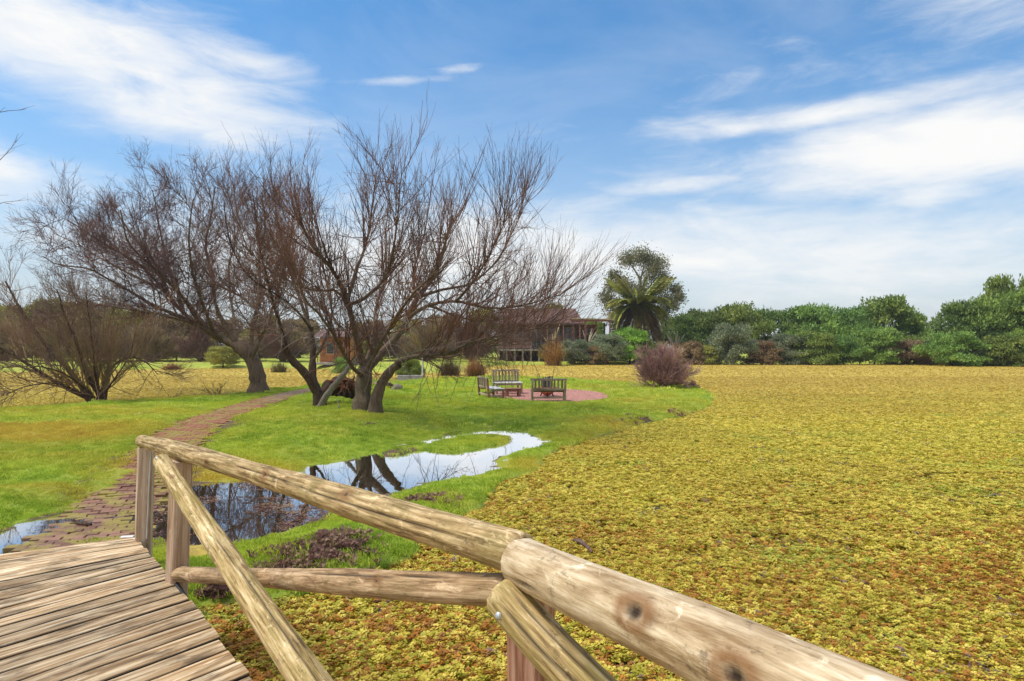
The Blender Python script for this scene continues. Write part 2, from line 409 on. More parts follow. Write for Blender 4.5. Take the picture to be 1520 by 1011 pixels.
def mat_fern(inst):
    m, t = newmat('fern_leaf' if inst else 'fern_mat'); p = wpos(t)
    big = noi(t, p, .11, 4, .6); mid = noi(t, p, .8, 5, .65); fine = noi(t, scaled(t, p, (1, .8, 1)), 9, 4, .75)
    r = rnd(t) if inst else noi(t, p, 22, 2, .8)
    f = M(t, 'ADD', M(t, 'MULTIPLY', r, .42), M(t, 'MULTIPLY', fine, .58)) if inst else M(t, 'ADD', M(t, 'MULTIPLY', r, .6), M(t, 'MULTIPLY', fine, .4))
    col = ramp(t, f, [(.20, (.28, .28, .022)), (.42, (.52, .46, .05)), (.58, (.70, .56, .075)), (.78, (.82, .69, .15))])
    # rusty and wine coloured plants, in drifts, more of them close by the bridge
    sp = nt_sep(t, p)
    near = M(t, 'SUBTRACT', 1.0, sstep(t, sp[1], 3.5, 12.0))
    rustf = M(t, 'ADD', M(t, 'MULTIPLY', sstep(t, mid, .42, .72), M(t, 'ADD', .22, M(t, 'MULTIPLY', M(t, 'SUBTRACT', 1.0, sstep(t, sp[1], 5, 16)), .36))), M(t, 'MULTIPLY', near, .37))
    isr = sstep(t, M(t, 'ADD', M(t, 'FRACT', M(t, 'MULTIPLY', r, 7.31)), rustf), 1.02, 1.14)
    rust = mixc(t, M(t, 'FRACT', M(t, 'MULTIPLY', r, 3.7)), (.55, .16, .02), (.26, .055, .018))
    col = mixc(t, M(t, 'MULTIPLY', isr, .8 if inst else .45), col, rust)
    col = mixc(t, M(t, 'MULTIPLY', sstep(t, big, .42, .62), .42), col, (.50, .35, .05))
    grn = sstep(t, M(t, 'ADD', M(t, 'FRACT', M(t, 'MULTIPLY', r, 5.13)), M(t, 'MULTIPLY', sstep(t, noi(t, p, .5, 3), .5, .75), .6)), .95, 1.15)
    col = mixc(t, M(t, 'MULTIPLY', grn, .75 if inst else .3), col, (.36, .46, .06))
    if inst:
        vio = sstep(t, M(t, 'ADD', M(t, 'FRACT', M(t, 'MULTIPLY', r, 13.7)), M(t, 'MULTIPLY', sstep(t, noi(t, p, 1.1, 4, .7), .50, .72), .28)), 1.03, 1.06)
        col = mixc(t, M(t, 'MULTIPLY', vio, .85), col, (.17, .115, .14))
        col = mixc(t, M(t, 'MULTIPLY', sstep(t, sp[1], 10, 40), .7), col, mixc(t, big, (.50, .33, .085), (.54, .39, .10)))
        finish(t, col, .55, spec=.3, trans=.3)
    else:
        dk = sstep(t, fine, .58, .76)
        col = mixc(t, M(t, 'MULTIPLY', dk, .38), col, (.13, .10, .022))
        col = mixc(t, sstep(t, sp[1], 12, 34), col, mixc(t, .6, col, mixc(t, big, (.45, .28, .075), (.48, .34, .09))))
        finish(t, col, .85, M(t, 'ADD', fine, r), .6, .03, .12)
    return m
def nt_sep(t, v):
    s = t.nodes.new('ShaderNodeSeparateXYZ'); t.links.new(v, s.inputs[0]); return s.outputs
M_fernleaf = mat_fern(True); M_fernmat = mat_fern(False)
def mat_water(name, tint, tr=.5, rough=.02, bscale=3.0, bstr=.03, ior=1.0):
    m, t = newmat(name); p = wpos(t)
    nrm = N(t, 'ShaderNodeBump', {'Height': noi(t, p, bscale, 3), 'Strength': bstr, 'Distance': .02})
    fr = M(t, 'MULTIPLY', N(t, 'ShaderNodeFresnel', {'IOR': 1.45, 'Normal': nrm}), ior, clamp=True)
    gl = N(t, 'ShaderNodeBsdfGlossy', {'Color': (.96, .97, 1, 1), 'Roughness': rough, 'Normal': nrm})
    df = N(t, 'ShaderNodeBsdfDiffuse', {0: (*tint, 1)}); tp = N(t, 'ShaderNodeBsdfTransparent', {0: (.55, .45, .32, 1)})
    und = N(t, 'ShaderNodeMixShader', {0: tr, 1: df, 2: tp})
    N(t, 'ShaderNodeOutputMaterial', {0: N(t, 'ShaderNodeMixShader', {0: fr, 1: und, 2: gl})})
    return m
M_puddle = mat_water('puddle_water', (.06, .045, .03), .55, .012, ior=2.5)
M_pond = mat_water('pond_water', (.035, .03, .02), .0, .08, 5.0, .1)
def mat_far():
    m, t = newmat('far_bank'); p = wpos(t)
    n = noi(t, p, .12, 4); n2 = noi(t, p, 1.5, 4)
    col = ramp(t, M(t, 'ADD', M(t, 'MULTIPLY', n, .6), M(t, 'MULTIPLY', n2, .4)), [(.35, (.22, .30, .03)), (.5, (.35, .38, .06)), (.65, (.46, .42, .10))])
    finish(t, col, .95, n2, .8, .2, .1); return m
M_far = mat_far()
def mat_brick():
    m, t = newmat('brick'); p = wpos(t); r = rnd(t)
    n = noi(t, p, 3.0, 5, .65); n2 = noi(t, p, 60, 4)
    col = mixc(t, r, (.20, .066, .028), (.36, .13, .055))
    col = mixc(t, M(t, 'MULTIPLY', sstep(t, n2, .4, .7), .35), col, (.12, .05, .035))
    moss = sstep(t, n, .44, .58)
    yy = nt_sep(t, p)[1]
    pale = M(t, 'SUBTRACT', 1.0, sstep(t, yy, 7.5, 11.0))     # worn, silted bricks by the bridge
    col = mixc(t, M(t, 'MULTIPLY', pale, .45), col, mixc(t, r, (.115, .075, .05), (.26, .18, .13)))
    col = mixc(t, M(t, 'MULTIPLY', moss, .88), col, mixc(t, n2, (.20, .15, .02), (.38, .30, .045)))
    finish(t, col, .5, n2, .5, .004, .4); return m
M_brick = mat_brick()
M_bed = mat_plain('path_bed', (.20, .165, .04), .5, 6.0, .95)
def mat_gravel():
    m, t = newmat('pink_gravel'); p = wpos(t)
    vo = N(t, 'ShaderNodeTexVoronoi', {'Vector': p, 'Scale': 26.0}, out=1)
    d = N(t, 'ShaderNodeTexVoronoi', {'Vector': p, 'Scale': 26.0}, out=0)
    c = N(t, 'ShaderNodeSeparateColor', {0: vo}, out=0)
    col = ramp(t, c, [(.05, (.22, .10, .085)), (.45, (.46, .24, .20)), (.95, (.66, .46, .41))])
    col = mixc(t, M(t, 'MULTIPLY', sstep(t, noi(t, p, .9, 4), .45, .7), .5), col, (.36, .15, .11))
    finish(t, col, .85, M(t, 'SUBTRACT', 1.0, d), .8, .02, .3); return m
M_gravel = mat_gravel()
M_metal = mat_plain('galvanised_metal', (.50, .52, .54), .15, 9, .45, .1, .5, .6)
M_white = mat_plain('white_paint', (.78, .77, .74), .06, 6, .6, .1)
M_black = mat_plain('black_rubber', (.02, .02, .022), .1, 8, .5, .1)
M_stone = mat_plain('lichen_stone', (.36, .26, .055), .35, 7, .9, .8)
M_terra = mat_plain('terracotta', (.42, .14, .07), .2, 6, .8, .2)
M_ash = mat_plain('charred_wood', (.13, .12, .115), .4, 8, .9, .4)
M_wall = mat_plain('timber_wall', (.13, .095, .085), .3, 1.3, .85, .4)
M_wallr = mat_plain('timber_wall_red', (.28, .12, .085), .3, 1.3, .85, .4)
M_roof = mat_plain('roof_red', (.17, .10, .085), .25, .8, .8, .3)
M_rail_h = mat_plain('house_rail', (.36, .20, .175), .25, 1.5, .8, .3)
M_pale = mat_plain('pale_timber', (.38, .32, .27), .25, 2.0, .8, .3)
M_orange = mat_plain('orange_timber', (.42, .17, .065), .25, 2.0, .75, .3)
M_pergroof = mat_plain('reed_roof', (.46, .34, .19), .25, 4.0, .9, .5)
M_concrete = mat_plain('grey_concrete', (.36, .34, .31), .2, 3.0, .85, .3)
def mat_glass():
    m, t = newmat('window_glass'); finish(t, (.03, .035, .04), .08, spec=.6); return m
M_glass = mat_glass()

# ------------------------------------------------------------------ terrain
LAND_PX = [(285, 905), (340, 897), (400, 889), (450, 878), (500, 862), (545, 846), (590, 829), (612, 806), (640, 783), (662, 770), (700, 751), (735, 728), (752, 710),
           (785, 702), (800, 690), (815, 675), (832, 662), (870, 653), (905, 643), (935, 632), (975, 624), (1010, 618), (1040, 608), (1058, 598), (1056, 590), (1046, 581),
           (1000, 575), (940, 571.5), (890, 568), (820, 564), (740, 562), (690, 563.5), (640, 566), (560, 569), (480, 573), (430, 578), (385, 585),
           (340, 590), (300, 592), (220, 598), (140, 603), (60, 608), (0, 611), (-100, 614), (-300, 618), (-700, 624)]
LAND = [gr(x, y, .02) for x, y in LAND_PX] + [(-36, 10), (-36, 1.5), (-15, 2.2), (-6, 3.3), (-3.9, 4.2), (-2.9, 4.75)]
PUD_PX = [(-60, 800), (0, 792), (40, 776), (80, 768), (120, 762), (165, 752), (205, 741), (250, 728), (300, 717), (350, 714), (400, 707), (440, 701), (465, 690), (500, 686), (535, 677),
          (572, 671), (584, 660), (600, 656), (640, 652), (662, 642), (700, 637.5), (740, 636), (772, 640), (793, 648), (816, 657), (800, 663), (772, 668), (752, 675), (742, 685), (745, 694),
          (733, 700), (690, 705), (640, 716), (600, 729), (560, 741), (520, 753), (480, 769), (440, 781), (400, 793), (370, 804), (330, 809), (285, 811), (240, 800), (200, 789), (140, 792), (90, 800), (40, 812), (0, 826), (-60, 840)]
PZ = .03
PUD = [gr(x, y, PZ) for x, y in PUD_PX]
ISL = [gr(x, y, PZ) for x, y in [(626, 666), (645, 656), (680, 649), (715, 646), (748, 647.5), (766, 652), (748, 659), (722, 666), (685, 670), (645, 670)]]
ISL2 = [gr(x, y, PZ) for x, y in [(560, 672), (585, 662), (612, 657), (640, 655), (634, 666), (606, 674), (575, 679)]]
PATH_PX = [(95, 812), (140, 775), (172, 740), (222, 698), (272, 652), (322, 626), (388, 602), (430, 590), (470, 582), (530, 575), (590, 568.5), (618, 564.5)]
PATH = smoothpath([gr(x, y, .12) for x, y in PATH_PX], 120)
PATIO_C, PATIO_R = np.array([1.42, 24.6]), np.array([2.25, 3.3])
TREE1 = gr(546, 612, .30)
BUMPS = [(TREE1[0], TREE1[1], 2.6, .14), (gr(660, 600, .2)[0], gr(660, 600, .2)[1], 2.0, .05), (gr(610, 770, .1)[0], gr(610, 770, .1)[1], .9, .12), (gr(520, 815, .1)[0], gr(520, 815, .1)[1], .6, .08)]
def H(p):
    x, y = p[:, 0], p[:, 1]
    edge = vnoise(x, y, 1.7) * .12 + vnoise(x + 9, y, 4.3) * .06
    d = sdist(LAND, p) + edge
    h = -.35 + .40 * ss(d, -.5, .06) + .10 * ss(d, .0, .45) + .07 * ss(d, .3, 3.0)
    for bx, by, br, bh in BUMPS: h = h + bh * np.exp(-((x - bx) ** 2 + (y - by) ** 2) / br ** 2) * ss(d, 0, 1)
    rough = .050 * vnoise(x, y, .9) + .045 * vnoise(x + 31, y + 7, 2.6) + .020 * vnoise(x, y + 50, 6.1)
    q = ((p - PATIO_C) / (PATIO_R + .5)); inpat = 1 - ss((q * q).sum(1), .75, 1.15)
    pd = pdist(PATH, p)
    h = h + rough * ss(d, .1, .8) * (1 - inpat) * ss(pd, .4, .9)
    h = h * (1 - inpat) + .20 * inpat
    pu = sdist(PUD, p) + edge * .9 + .06 * vnoise(x, y, 7.0); isl = np.maximum(sdist(ISL, p), sdist(ISL2, p)) + edge * .9 - .04 + .05 * vnoise(x, y, 9.0)
    g = PZ + .004 + np.maximum(h - PZ, 0) * ss(-pu, -.02, 1.3)           # ground slopes down to the puddle's rim
    land = ss(d, .0, .3)
    h = h * (1 - land) + np.where(pu < 2.0, np.minimum(h, g), h) * land
    low = PZ - .012 - .045 * ss(pu, 0, .5) + .030 * ss(vnoise(x + 2, y, 2.2) + .6 * vnoise(x, y, 6.5), .15, .9) * (1 - ss(pu, .25, .7))
    h = np.where(pu > 0, np.minimum(h, low), h)
    h = np.where(isl > -.1, np.maximum(h, PZ - .04 + .09 * ss(isl, -.1, .18)), h)
    h = np.where((pd < .62) & (d > .2), h * ss(pd, .5, .62) + np.minimum(h, h - .02) * (1 - ss(pd, .5, .62)), h)
    return h
GX = np.arange(-33, 13, .13); GY = np.arange(2.2, 43, .13)
gx, gy = np.meshgrid(GX, GY); gp = np.stack([gx.ravel(), gy.ravel()], 1)
gh = H(gp)
soil = np.zeros(len(gp)); dry = np.zeros(len(gp))
def spot(px, py, rx, ry, z=.1):
    c = gr(px, py, z); return np.exp(-(((gp[:, 0] - c[0]) / rx) ** 2 + ((gp[:, 1] - c[1]) / ry) ** 2))
pu_g = sdist(PUD, gp); pd_g = pdist(PATH, gp); ld_g = sdist(LAND, gp)
soil += ss(pu_g, -.22, .05) * .9 * (gp[:, 1] < 9.6) + ss(pu_g, .0, .12) * .8
soil += (1 - ss(np.abs(pd_g - .62), .05, .3)) * .55
soil += .5 * (1 - ss(ld_g, -.02, .10)) * (vnoise(gp[:, 0], gp[:, 1], .8) > .1)
soil *= 1 - ss(sdist(ISL, gp), -.25, -.05)
for px, py, rx, ry, a in [(505, 815, .28, .28, .9), (470, 835, .3, .25, .8), (350, 880, .3, .2, .6), (545, 640, .25, .4, .85), (546, 618, 1.3, .9, .62), (480, 605, 1.2, .9, .55), (340, 640, .8, 1.2, .6), (400, 612, .7, 1.0, .35),
                          (1025, 612, .8, .7, .6), (965, 622, .7, .6, .7), (350, 690, 1.2, .7, .4), (660, 690, .3, .3, .3), (985, 580, 1.2, 1.2, .5)]:
    soil += a * spot(px, py, rx, ry)
for px, py, rx, ry, a in [(60, 655, 3.0, 1.0, .8), (120, 640, 3.0, .8, .6), (30, 690, 2.0, .6, .5), (200, 620, 3.5, 1.2, .45), (90, 735, 1.2, .35, .6), (930, 630, 1.3, 1.3, .85), (860, 645, 1.0, .9, .5), (1020, 612, 1.6, 1, .5), (960, 600, 2.0, 2.0, .35),
                          (790, 685, .6, .7, .7), (300, 700, 1.2, .5, .8), (640, 742, .5, .3, .35), (-200, 650, 5, 2, .5), (900, 580, 3, 3, .35), (345, 700, 1.0, .4, .6), (25, 612, 5, .5, .3)]:
    dry += a * spot(px, py, rx, ry)
dry = np.clip(dry * 1.15 + .30 * ss(vnoise(gp[:, 0], gp[:, 1], .5) + .5 * vnoise(gp[:, 0], gp[:, 1], 1.9), .1, .9), 0, 1); soil = np.clip(soil, 0, 1)
ny, nx = gx.shape
idx = np.arange(ny * nx).reshape(ny, nx)
quads = np.stack([idx[:-1, :-1], idx[:-1, 1:], idx[1:, 1:], idx[1:, :-1]], -1).reshape(-1, 4)
quads = quads[(gh[quads] > -.34).any(1)]
used, inv = np.unique(quads, return_inverse=True)
me = fastmesh('lawn', np.c_[gp, gh][used], inv.reshape(-1, 4), True)
attr(me, 'soil', soil[used]); attr(me, 'dry', dry[used])
lawn = link('lawn', me, M_lawn); tag(lawn, kind='structure')
def gsample(arr, x, y):
    a = arr.reshape(ny, nx)
    fx = np.clip((np.asarray(x) - GX[0]) / .13, 0, nx - 1.01); fy = np.clip((np.asarray(y) - GY[0]) / .13, 0, ny - 1.01)
    i, j = fx.astype(int), fy.astype(int); u, v = fx - i, fy - j
    return (a[j, i] * (1 - u) + a[j, i + 1] * u) * (1 - v) + (a[j + 1, i] * (1 - u) + a[j + 1, i + 1] * u) * v
def gz(x, y): return float(gsample(gh, np.array([x]), np.array([y]))[0])

# the land round the pond, out to the horizon: shore distance by direction
SH = [(-180, 60), (-110, 34), (-75, 40), (-60, 48), (-45, 52), (-38, 52), (-29, 60), (-20, 62), (-16, 58), (-12, 52), (-7, 50), (-3, 55), (-1.5, 70), (2, 73), (8, 74), (14, 76), (22, 78), (32, 78), (38, 70), (45, 66), (70, 60), (110, 45), (180, 60)]
th = np.radians(np.linspace(-180, 180, 721)); rs = np.interp(np.degrees(th), [a for a, _ in SH], [b for _, b in SH])
rs = rs / np.maximum(np.cos(th), .35) * np.where(np.abs(th) < R(69), 1, .45) + vnoise(th * 20, th * 0, 1) * .8
steps = np.array([-3, -.2, .3, 1, 2, 4, 8, 14, 25, 45, 90, 180, 400, 900, 2200]); zs = np.array([-.5, -.08, .10, .2, .28, .32, .35, .4, .5, .5, .6, .8, 1.0, 1.2, 1.2])
rr = rs[:, None] + steps[None]
V = np.stack([np.sin(th)[:, None] * rr, np.cos(th)[:, None] * rr, np.broadcast_to(zs, rr.shape) + vnoise(rr * .3, th[:, None] * 60, 1) * .05 * (zs > 0)], -1).reshape(-1, 3)
ii = np.arange(len(V)).reshape(rr.shape)
fq = np.stack([ii[:-1, :-1], ii[:-1, 1:], ii[1:, 1:], ii[1:, :-1]], -1).reshape(-1, 4)[:, ::-1]
far = link('far_bank', fastmesh('far_bank', V, fq, True), M_far); tag(far, kind='structure')
def farz(x, y):
    a = math.atan2(x, y); r = math.hypot(x, y); return float(np.interp(r - np.interp(a, th, rs), steps, zs))

me = fastmesh('pond', [(-190, -90, -.07), (190, -90, -.07), (190, 190, -.07), (-190, 190, -.07)], [(0, 1, 2, 3)])
pond = link('pond', me, M_pond); tag(pond, kind='structure')
bm = bmesh.new()
PUDX = []
pa = np.array(PUD); nrmv = np.zeros_like(pa)
e1 = np.roll(pa, -1, 0) - np.roll(pa, 1, 0); nn = norm(np.c_[e1[:, 1], -e1[:, 0]])
area = .5 * np.sum(pa[:, 0] * np.roll(pa[:, 1], -1) - np.roll(pa[:, 0], -1) * pa[:, 1])
nn *= 1 if area > 0 else -1
bm.faces.new([bm.verts.new((x, y, PZ)) for x, y in pa + nn * .16])
me = bpy.data.meshes.new('puddle'); bmesh.ops.triangulate(bm, faces=bm.faces[:]); bm.to_mesh(me); bm.free()
for pl in me.polygons:
    if pl.normal.z < 0: me.flip_normals(); break
puddle = link('puddle', me, M_puddle); tag(puddle, kind='structure')

# ------------------------------------------------------------------ scattered ground cover (stuff)
def leafmesh(name, leaves, mat):
    """leaves: list of polygons (list of 3D points)"""
    me = bpy.data.meshes.new(name); V, Fc = [], []
    for lf in leaves:
        Fc.append(tuple(range(len(V), len(V) + len(lf)))); V += lf
    me.from_pydata(V, [], Fc); me.materials.append(mat); return me
def scatter(name, pts, scl, template, extra=None, tilt=.12):
    n = len(pts); me = bpy.data.meshes.new(name); me.vertices.add(n); me.vertices.foreach_set('co', np.asarray(pts, np.float32).ravel())
    rot = np.c_[rng.normal(0, tilt, n), rng.normal(0, tilt, n), rng.uniform(0, 6.28, n)]
    attr(me, 'rot', rot, 'FLOAT_VECTOR'); attr(me, 'scl', scl)
    for k, v in (extra or {}).items(): attr(me, k, v)
    o = link(name, me)
    ng = bpy.data.node_groups.new(name + '_scatter', 'GeometryNodeTree')
    ng.interface.new_socket('Geometry', in_out='INPUT', socket_type='NodeSocketGeometry'); ng.interface.new_socket('Geometry', in_out='OUTPUT', socket_type='NodeSocketGeometry')
    gi = ng.nodes.new('NodeGroupInput'); go = ng.nodes.new('NodeGroupOutput'); ip = ng.nodes.new('GeometryNodeInstanceOnPoints')
    oi = ng.nodes.new('GeometryNodeObjectInfo'); oi.inputs['Object'].default_value = template; oi.inputs['As Instance'].default_value = True
    a = ng.nodes.new('GeometryNodeInputNamedAttribute'); a.data_type = 'FLOAT_VECTOR'; a.inputs[0].default_value = 'rot'
    b = ng.nodes.new('GeometryNodeInputNamedAttribute'); b.data_type = 'FLOAT'; b.inputs[0].default_value = 'scl'
    L = ng.links.new
    L(gi.outputs[0], ip.inputs['Points']); L(oi.outputs['Geometry'], ip.inputs['Instance'])
    L(a.outputs[0], ip.inputs['Rotation']); L(b.outputs[0], ip.inputs['Scale']); L(ip.outputs[0], go.inputs[0])
    o.modifiers.new('scatter', 'NODES').node_group = ng
    return o
def ell(cx, cy, a, l, w, z0, z1, cup=.15):
    """an oval leaf from (cx,cy) outwards in direction a"""
    ca, sa = math.cos(a), math.sin(a); out = []
    for s, t in [(0, 0), (.3, .42), (.65, .5), (.93, .25), (1, 0), (.93, -.25), (.65, -.5), (.3, -.42)]:
        x, y = s * l, t * w
        out.append((cx + x * ca - y * sa, cy + x * sa + y * ca, z0 + (z1 - z0) * s - cup * w * (1 - abs(t) * 2) * .5 + 0.0))
    return out
lv = []
for k in range(9):
    a = k * 2.4 + random.uniform(-.3, .3); r0 = .004 + .0016 * k
    lv.append(ell(r0 * math.cos(a), r0 * math.sin(a), a, .024 + random.uniform(-.004, .006), .021, .012 - k * .0012, .022 - .0022 * k + random.uniform(-.004, .006)))
fern_t = bpy.data.objects.new('fern_rosette', leafmesh('fern_rosette', lv, M_fernleaf))
def rand_view(n, d0, d1, u0, u1, pw=2.0):
    """points spread over the view wedge between depths, even per area"""
    d = (rng.uniform(d0 ** pw, d1 ** pw, n)) ** (1 / pw); u = rng.uniform(u0, u1, n); return np.stack([u * d, d], 1)
def wedge(d0, d1, u0, u1): return (u1 - u0) * (d1 ** 2 - d0 ** 2) / 2
def fern_pts(d0, d1, u0, u1, dens):
    p = rand_view(int(wedge(d0, d1, u0, u1) * dens), d0, d1, u0, u1)
    ld = sdist(LAND, p) + vnoise(p[:, 0], p[:, 1], 1.7) * .12 + vnoise(p[:, 0] + 9, p[:, 1], 4.3) * .06
    a = np.arctan2(p[:, 0], p[:, 1]); k = (ld < .05) & (np.hypot(p[:, 0], p[:, 1]) < np.interp(a, th, rs))
    gap = vnoise(p[:, 0] + 3, p[:, 1], 2.3) + .7 * vnoise(p[:, 0], p[:, 1] + 5, 6.0)          # small holes of open water
    k &= (gap > -.92) | (rng.random(len(p)) < .12)
    return p[k]
FP = []; FS = []
for d0, d1, u0, u1, dens, sc, lift in [(.8, 2.2, -3.5, 4, 1500, .75, .012), (2.2, 8, -1.5, 1.9, 2000, .68, .012), (8, 16, -.4, 1.4, 1050, .86, .008), (16, 28, -1.1, 1.2, 270, 1.2, .004), (28, 44, -1.1, 1.15, 60, 1.6, .003), (44, 74, -.95, .95, 12, 2.0, .003)]:
    p = fern_pts(d0, d1, u0, u1, dens)
    FP.append(np.c_[p, rng.uniform(-.02, lift, len(p)) + .012 * vnoise(p[:, 0], p[:, 1], 7) * (p[:, 1] < 14) + .012 * vnoise(p[:, 0], p[:, 1], 3) * (1 - ss(p[:, 1], 14, 30))]); FS.append(rng.uniform(.6, 1.45, len(p)) * sc * (1 + .18 * vnoise(p[:, 0] + 8, p[:, 1], .7)))
ferns = scatter('floating_fern', np.vstack(FP), np.concatenate(FS), fern_t, tilt=.22)
tag(ferns, 'carpet of small yellow green and rusty floating fern plants covering the pond', 'water plants', kind='stuff')
# the dense mat under and beyond the single plants, leaving water showing through close by
gx2 = np.concatenate([np.arange(-70, -20, 1.0), np.arange(-20, -5, .4), np.arange(-5, 17, .13), np.arange(17, 22, .4), np.arange(22, 80, 1.0)]); gy2 = np.concatenate([np.arange(-12, 2, 1.0), np.arange(2, 17, .13), np.arange(17, 20, .3), np.arange(20, 40, .6), np.arange(40, 86, 1.2)])
mx, my = np.meshgrid(gx2, gy2); mp = np.stack([mx.ravel(), my.ravel()], 1)
mz = -.012 + .012 * vnoise(mp[:, 0], mp[:, 1], 1.9) * (1 - ss(mp[:, 1], 14, 30)) - .03 * (1 - ss(mp[:, 1], 5, 16))
ii = np.arange(mx.size).reshape(mx.shape); fq = np.stack([ii[:-1, :-1], ii[:-1, 1:], ii[1:, 1:], ii[1:, :-1]], -1).reshape(-1, 4)
gapn = vnoise(mp[:, 0] + 3, mp[:, 1], 2.3) + .7 * vnoise(mp[:, 0], mp[:, 1] + 5, 6.0); mz = mz - .12 * ss(-gapn, .84, .98) * (mp[:, 1] < 16.5)
ml = sdist(LAND, mp); fq = fq[(ml[fq] < .5).any(1)]
fern_mat = link('fern_carpet', fastmesh('fern_carpet', np.c_[mp, mz], fq, True), M_fernmat)
tag(fern_mat, 'thick golden mat of floating fern spreading to the far bank', 'water plants', kind='stuff')

def tuft(name, n, rad, h, w, lean):
    lv = []
    for _ in range(n):
        r = rad * math.sqrt(random.random()); a = random.uniform(0, 6.28); x, y = r * math.cos(a), r * math.sin(a)
        hh = h * random.uniform(.6, 1.2); b = random.uniform(0, 6.28); dx, dy = math.cos(b), math.sin(b); l = lean * random.uniform(.2, 1) * hh
        wx, wy = -dy * w, dx * w
        lv.append([(x - wx, y - wy, -.01), (x + wx, y + wy, -.01), (x + wx * .7 + dx * l * .35, y + wy * .7 + dy * l * .35, hh * .6), (x + dx * l, y + dy * l, hh), (x - wx * .7 + dx * l * .35, y - wy * .7 + dy * l * .35, hh * .6)])
    return bpy.data.objects.new(name, leafmesh(name, lv, M_blade))
tuft_a = tuft('grass_tuft', 30, .075, .030, .0026, 1.2); tuft_b = tuft('grass_tuft_wide', 34, .17, .040, .006, 1.2)
def grass_pts(d0, d1, u0, u1, dens):
    p = rand_view(int(wedge(d0, d1, u0, u1) * dens), d0, d1, u0, u1)
    p = p[(p[:, 0] > -32) & (p[:, 0] < 12.5)]
    z = gsample(gh, p[:, 0], p[:, 1]); pd = pdist(PATH, p); q = (p - PATIO_C) / PATIO_R
    s = gsample(soil, p[:, 0], p[:, 1]) + .35 * vnoise(p[:, 0], p[:, 1], 5.0)
    k = (z > PZ + .008) & ((pd > .50 + .14 * vnoise(p[:, 0], p[:, 1], 1.6) + .05 * vnoise(p[:, 0], p[:, 1], 6.0)) | ((pd > .35) & (rng.random(len(p)) < .25)) | (rng.random(len(p)) < .05)) & ((q * q).sum(1) > 1.02) & (s < .62 + .3 * rng.random(len(p)))
    # keep it out from under the boards of the bridge
    return np.c_[p, z][k]
tz_n = 0
for nm, tt, bands in [('lawn_grass', tuft_a, [(3.2, 9, -1.9, .12, 400, 1.0), (9, 15, -1.4, .3, 190, 1.25)]), ('lawn_grass', tuft_b, [(15, 24, -1.2, .4, 48, 1.0), (24, 42, -.95, .45, 14, 1.5)])]:
    P_, S_ = [], []
    for d0, d1, u0, u1, dens, sc in bands:
        p = grass_pts(d0, d1, u0, u1, dens); P_.append(p)
        S_.append(rng.uniform(.55, 1.25, len(p)) * sc * (1 + .35 * vnoise(p[:, 0], p[:, 1], 1.3)))
    P_ = np.vstack(P_); S_all = np.concatenate(S_) * (1 + .45 * vnoise(P_[:, 0] + 2, P_[:, 1], 3.3))
    g = scatter(nm, P_, np.clip(S_all, .35, 3), tt, {'dry': gsample(dry, P_[:, 0], P_[:, 1])})
    tag(g, 'short bright green lawn grass with mossy and yellowing patches' if tt is tuft_a else 'bright green grass on the far half of the lawn', 'grass', kind='stuff')

# wet dead leaves lying in the shallow end of the puddle, among the flooded bricks
M_litter = mat_leaf('leaf_litter', (.10, .045, .03), (.19, .095, .06), (.30, .19, .11), .1, 3.0)
lit_t = bpy.data.objects.new('dead_leaf', leafmesh('dead_leaf', [ell(0, 0, 0, .05, .02, .002, .008, .2), ell(.01, .02, 2.2, .04, .016, .003, .006, .2), ell(-.02, -.01, 4.1, .045, .012, .002, .01, .2)], M_litter))
p = np.vstack([np.stack([rng.uniform(-4.9, -1.6, 9000), rng.uniform(5.3, 9.6, 9000)], 1), np.stack([rng.uniform(-5, 0, 3000), rng.uniform(8, 15, 3000)], 1)])
pu_l = sdist(PUD, p); k = (pu_l > -.25) & (vnoise(p[:, 0], p[:, 1], 1.4) + .7 * vnoise(p[:, 0] + 4, p[:, 1], 4.2) > np.where(p[:, 1] < 8.6, .0 + .25 * ss(pu_l, .1, .8), .75)) & (rng.random(len(p)) < np.where(pu_l < .15, 1, .55))
zl = np.maximum(gsample(gh, p[:, 0], p[:, 1]) + .006, PZ + .001)
tag(scatter('leaf_litter', np.c_[p, zl][k], rng.uniform(.5, 1.2, k.sum()), lit_t, tilt=.06), 'brown dead leaves and scum floating on the shallow end of the puddle', 'dead leaves', kind='stuff')

# low plum coloured weeds on the bare patches of the near bank
M_weed = mat_leaf('plum_weed', (.17, .09, .075), (.30, .17, .13), (.40, .30, .15), .3, 3.0)
weed_t = bpy.data.objects.new('weed_sprig', leafmesh('weed_sprig', [[(0, 0, 0), (math.cos(a) * .02 - math.sin(a) * .004, math.sin(a) * .02 + math.cos(a) * .004, .03 + .01 * (k % 3)), (math.cos(a) * .045, math.sin(a) * .045, .035 + .012 * (k % 2)), (math.cos(a) * .02 + math.sin(a) * .004, math.sin(a) * .02 - math.cos(a) * .004, .028)] for k, a in enumerate(np.arange(0, 6.2, .48))], M_weed))
wp = []
for px, py, rx, ry, n_ in [(505, 815, .30, .24, 90), (470, 838, .38, .22, 90), (430, 850, .25, .12, 60), (350, 882, .22, .10, 50), (320, 872, .12, .08, 60), (640, 745, .35, .2, 60), (1025, 613, .9, .6, 90), (965, 624, .6, .5, 30), (650, 690, .2, .2, 20)]:
    c = gr(px, py, .1); q = rng.normal(size=(n_, 2)) * np.array([rx, ry]) * .62 + np.array(c); wp.append(q)
wp = np.vstack(wp); zw = gsample(gh, wp[:, 0], wp[:, 1]); k = (zw > PZ - .01) & (vnoise(wp[:, 0], wp[:, 1], 5.0) > -.5)
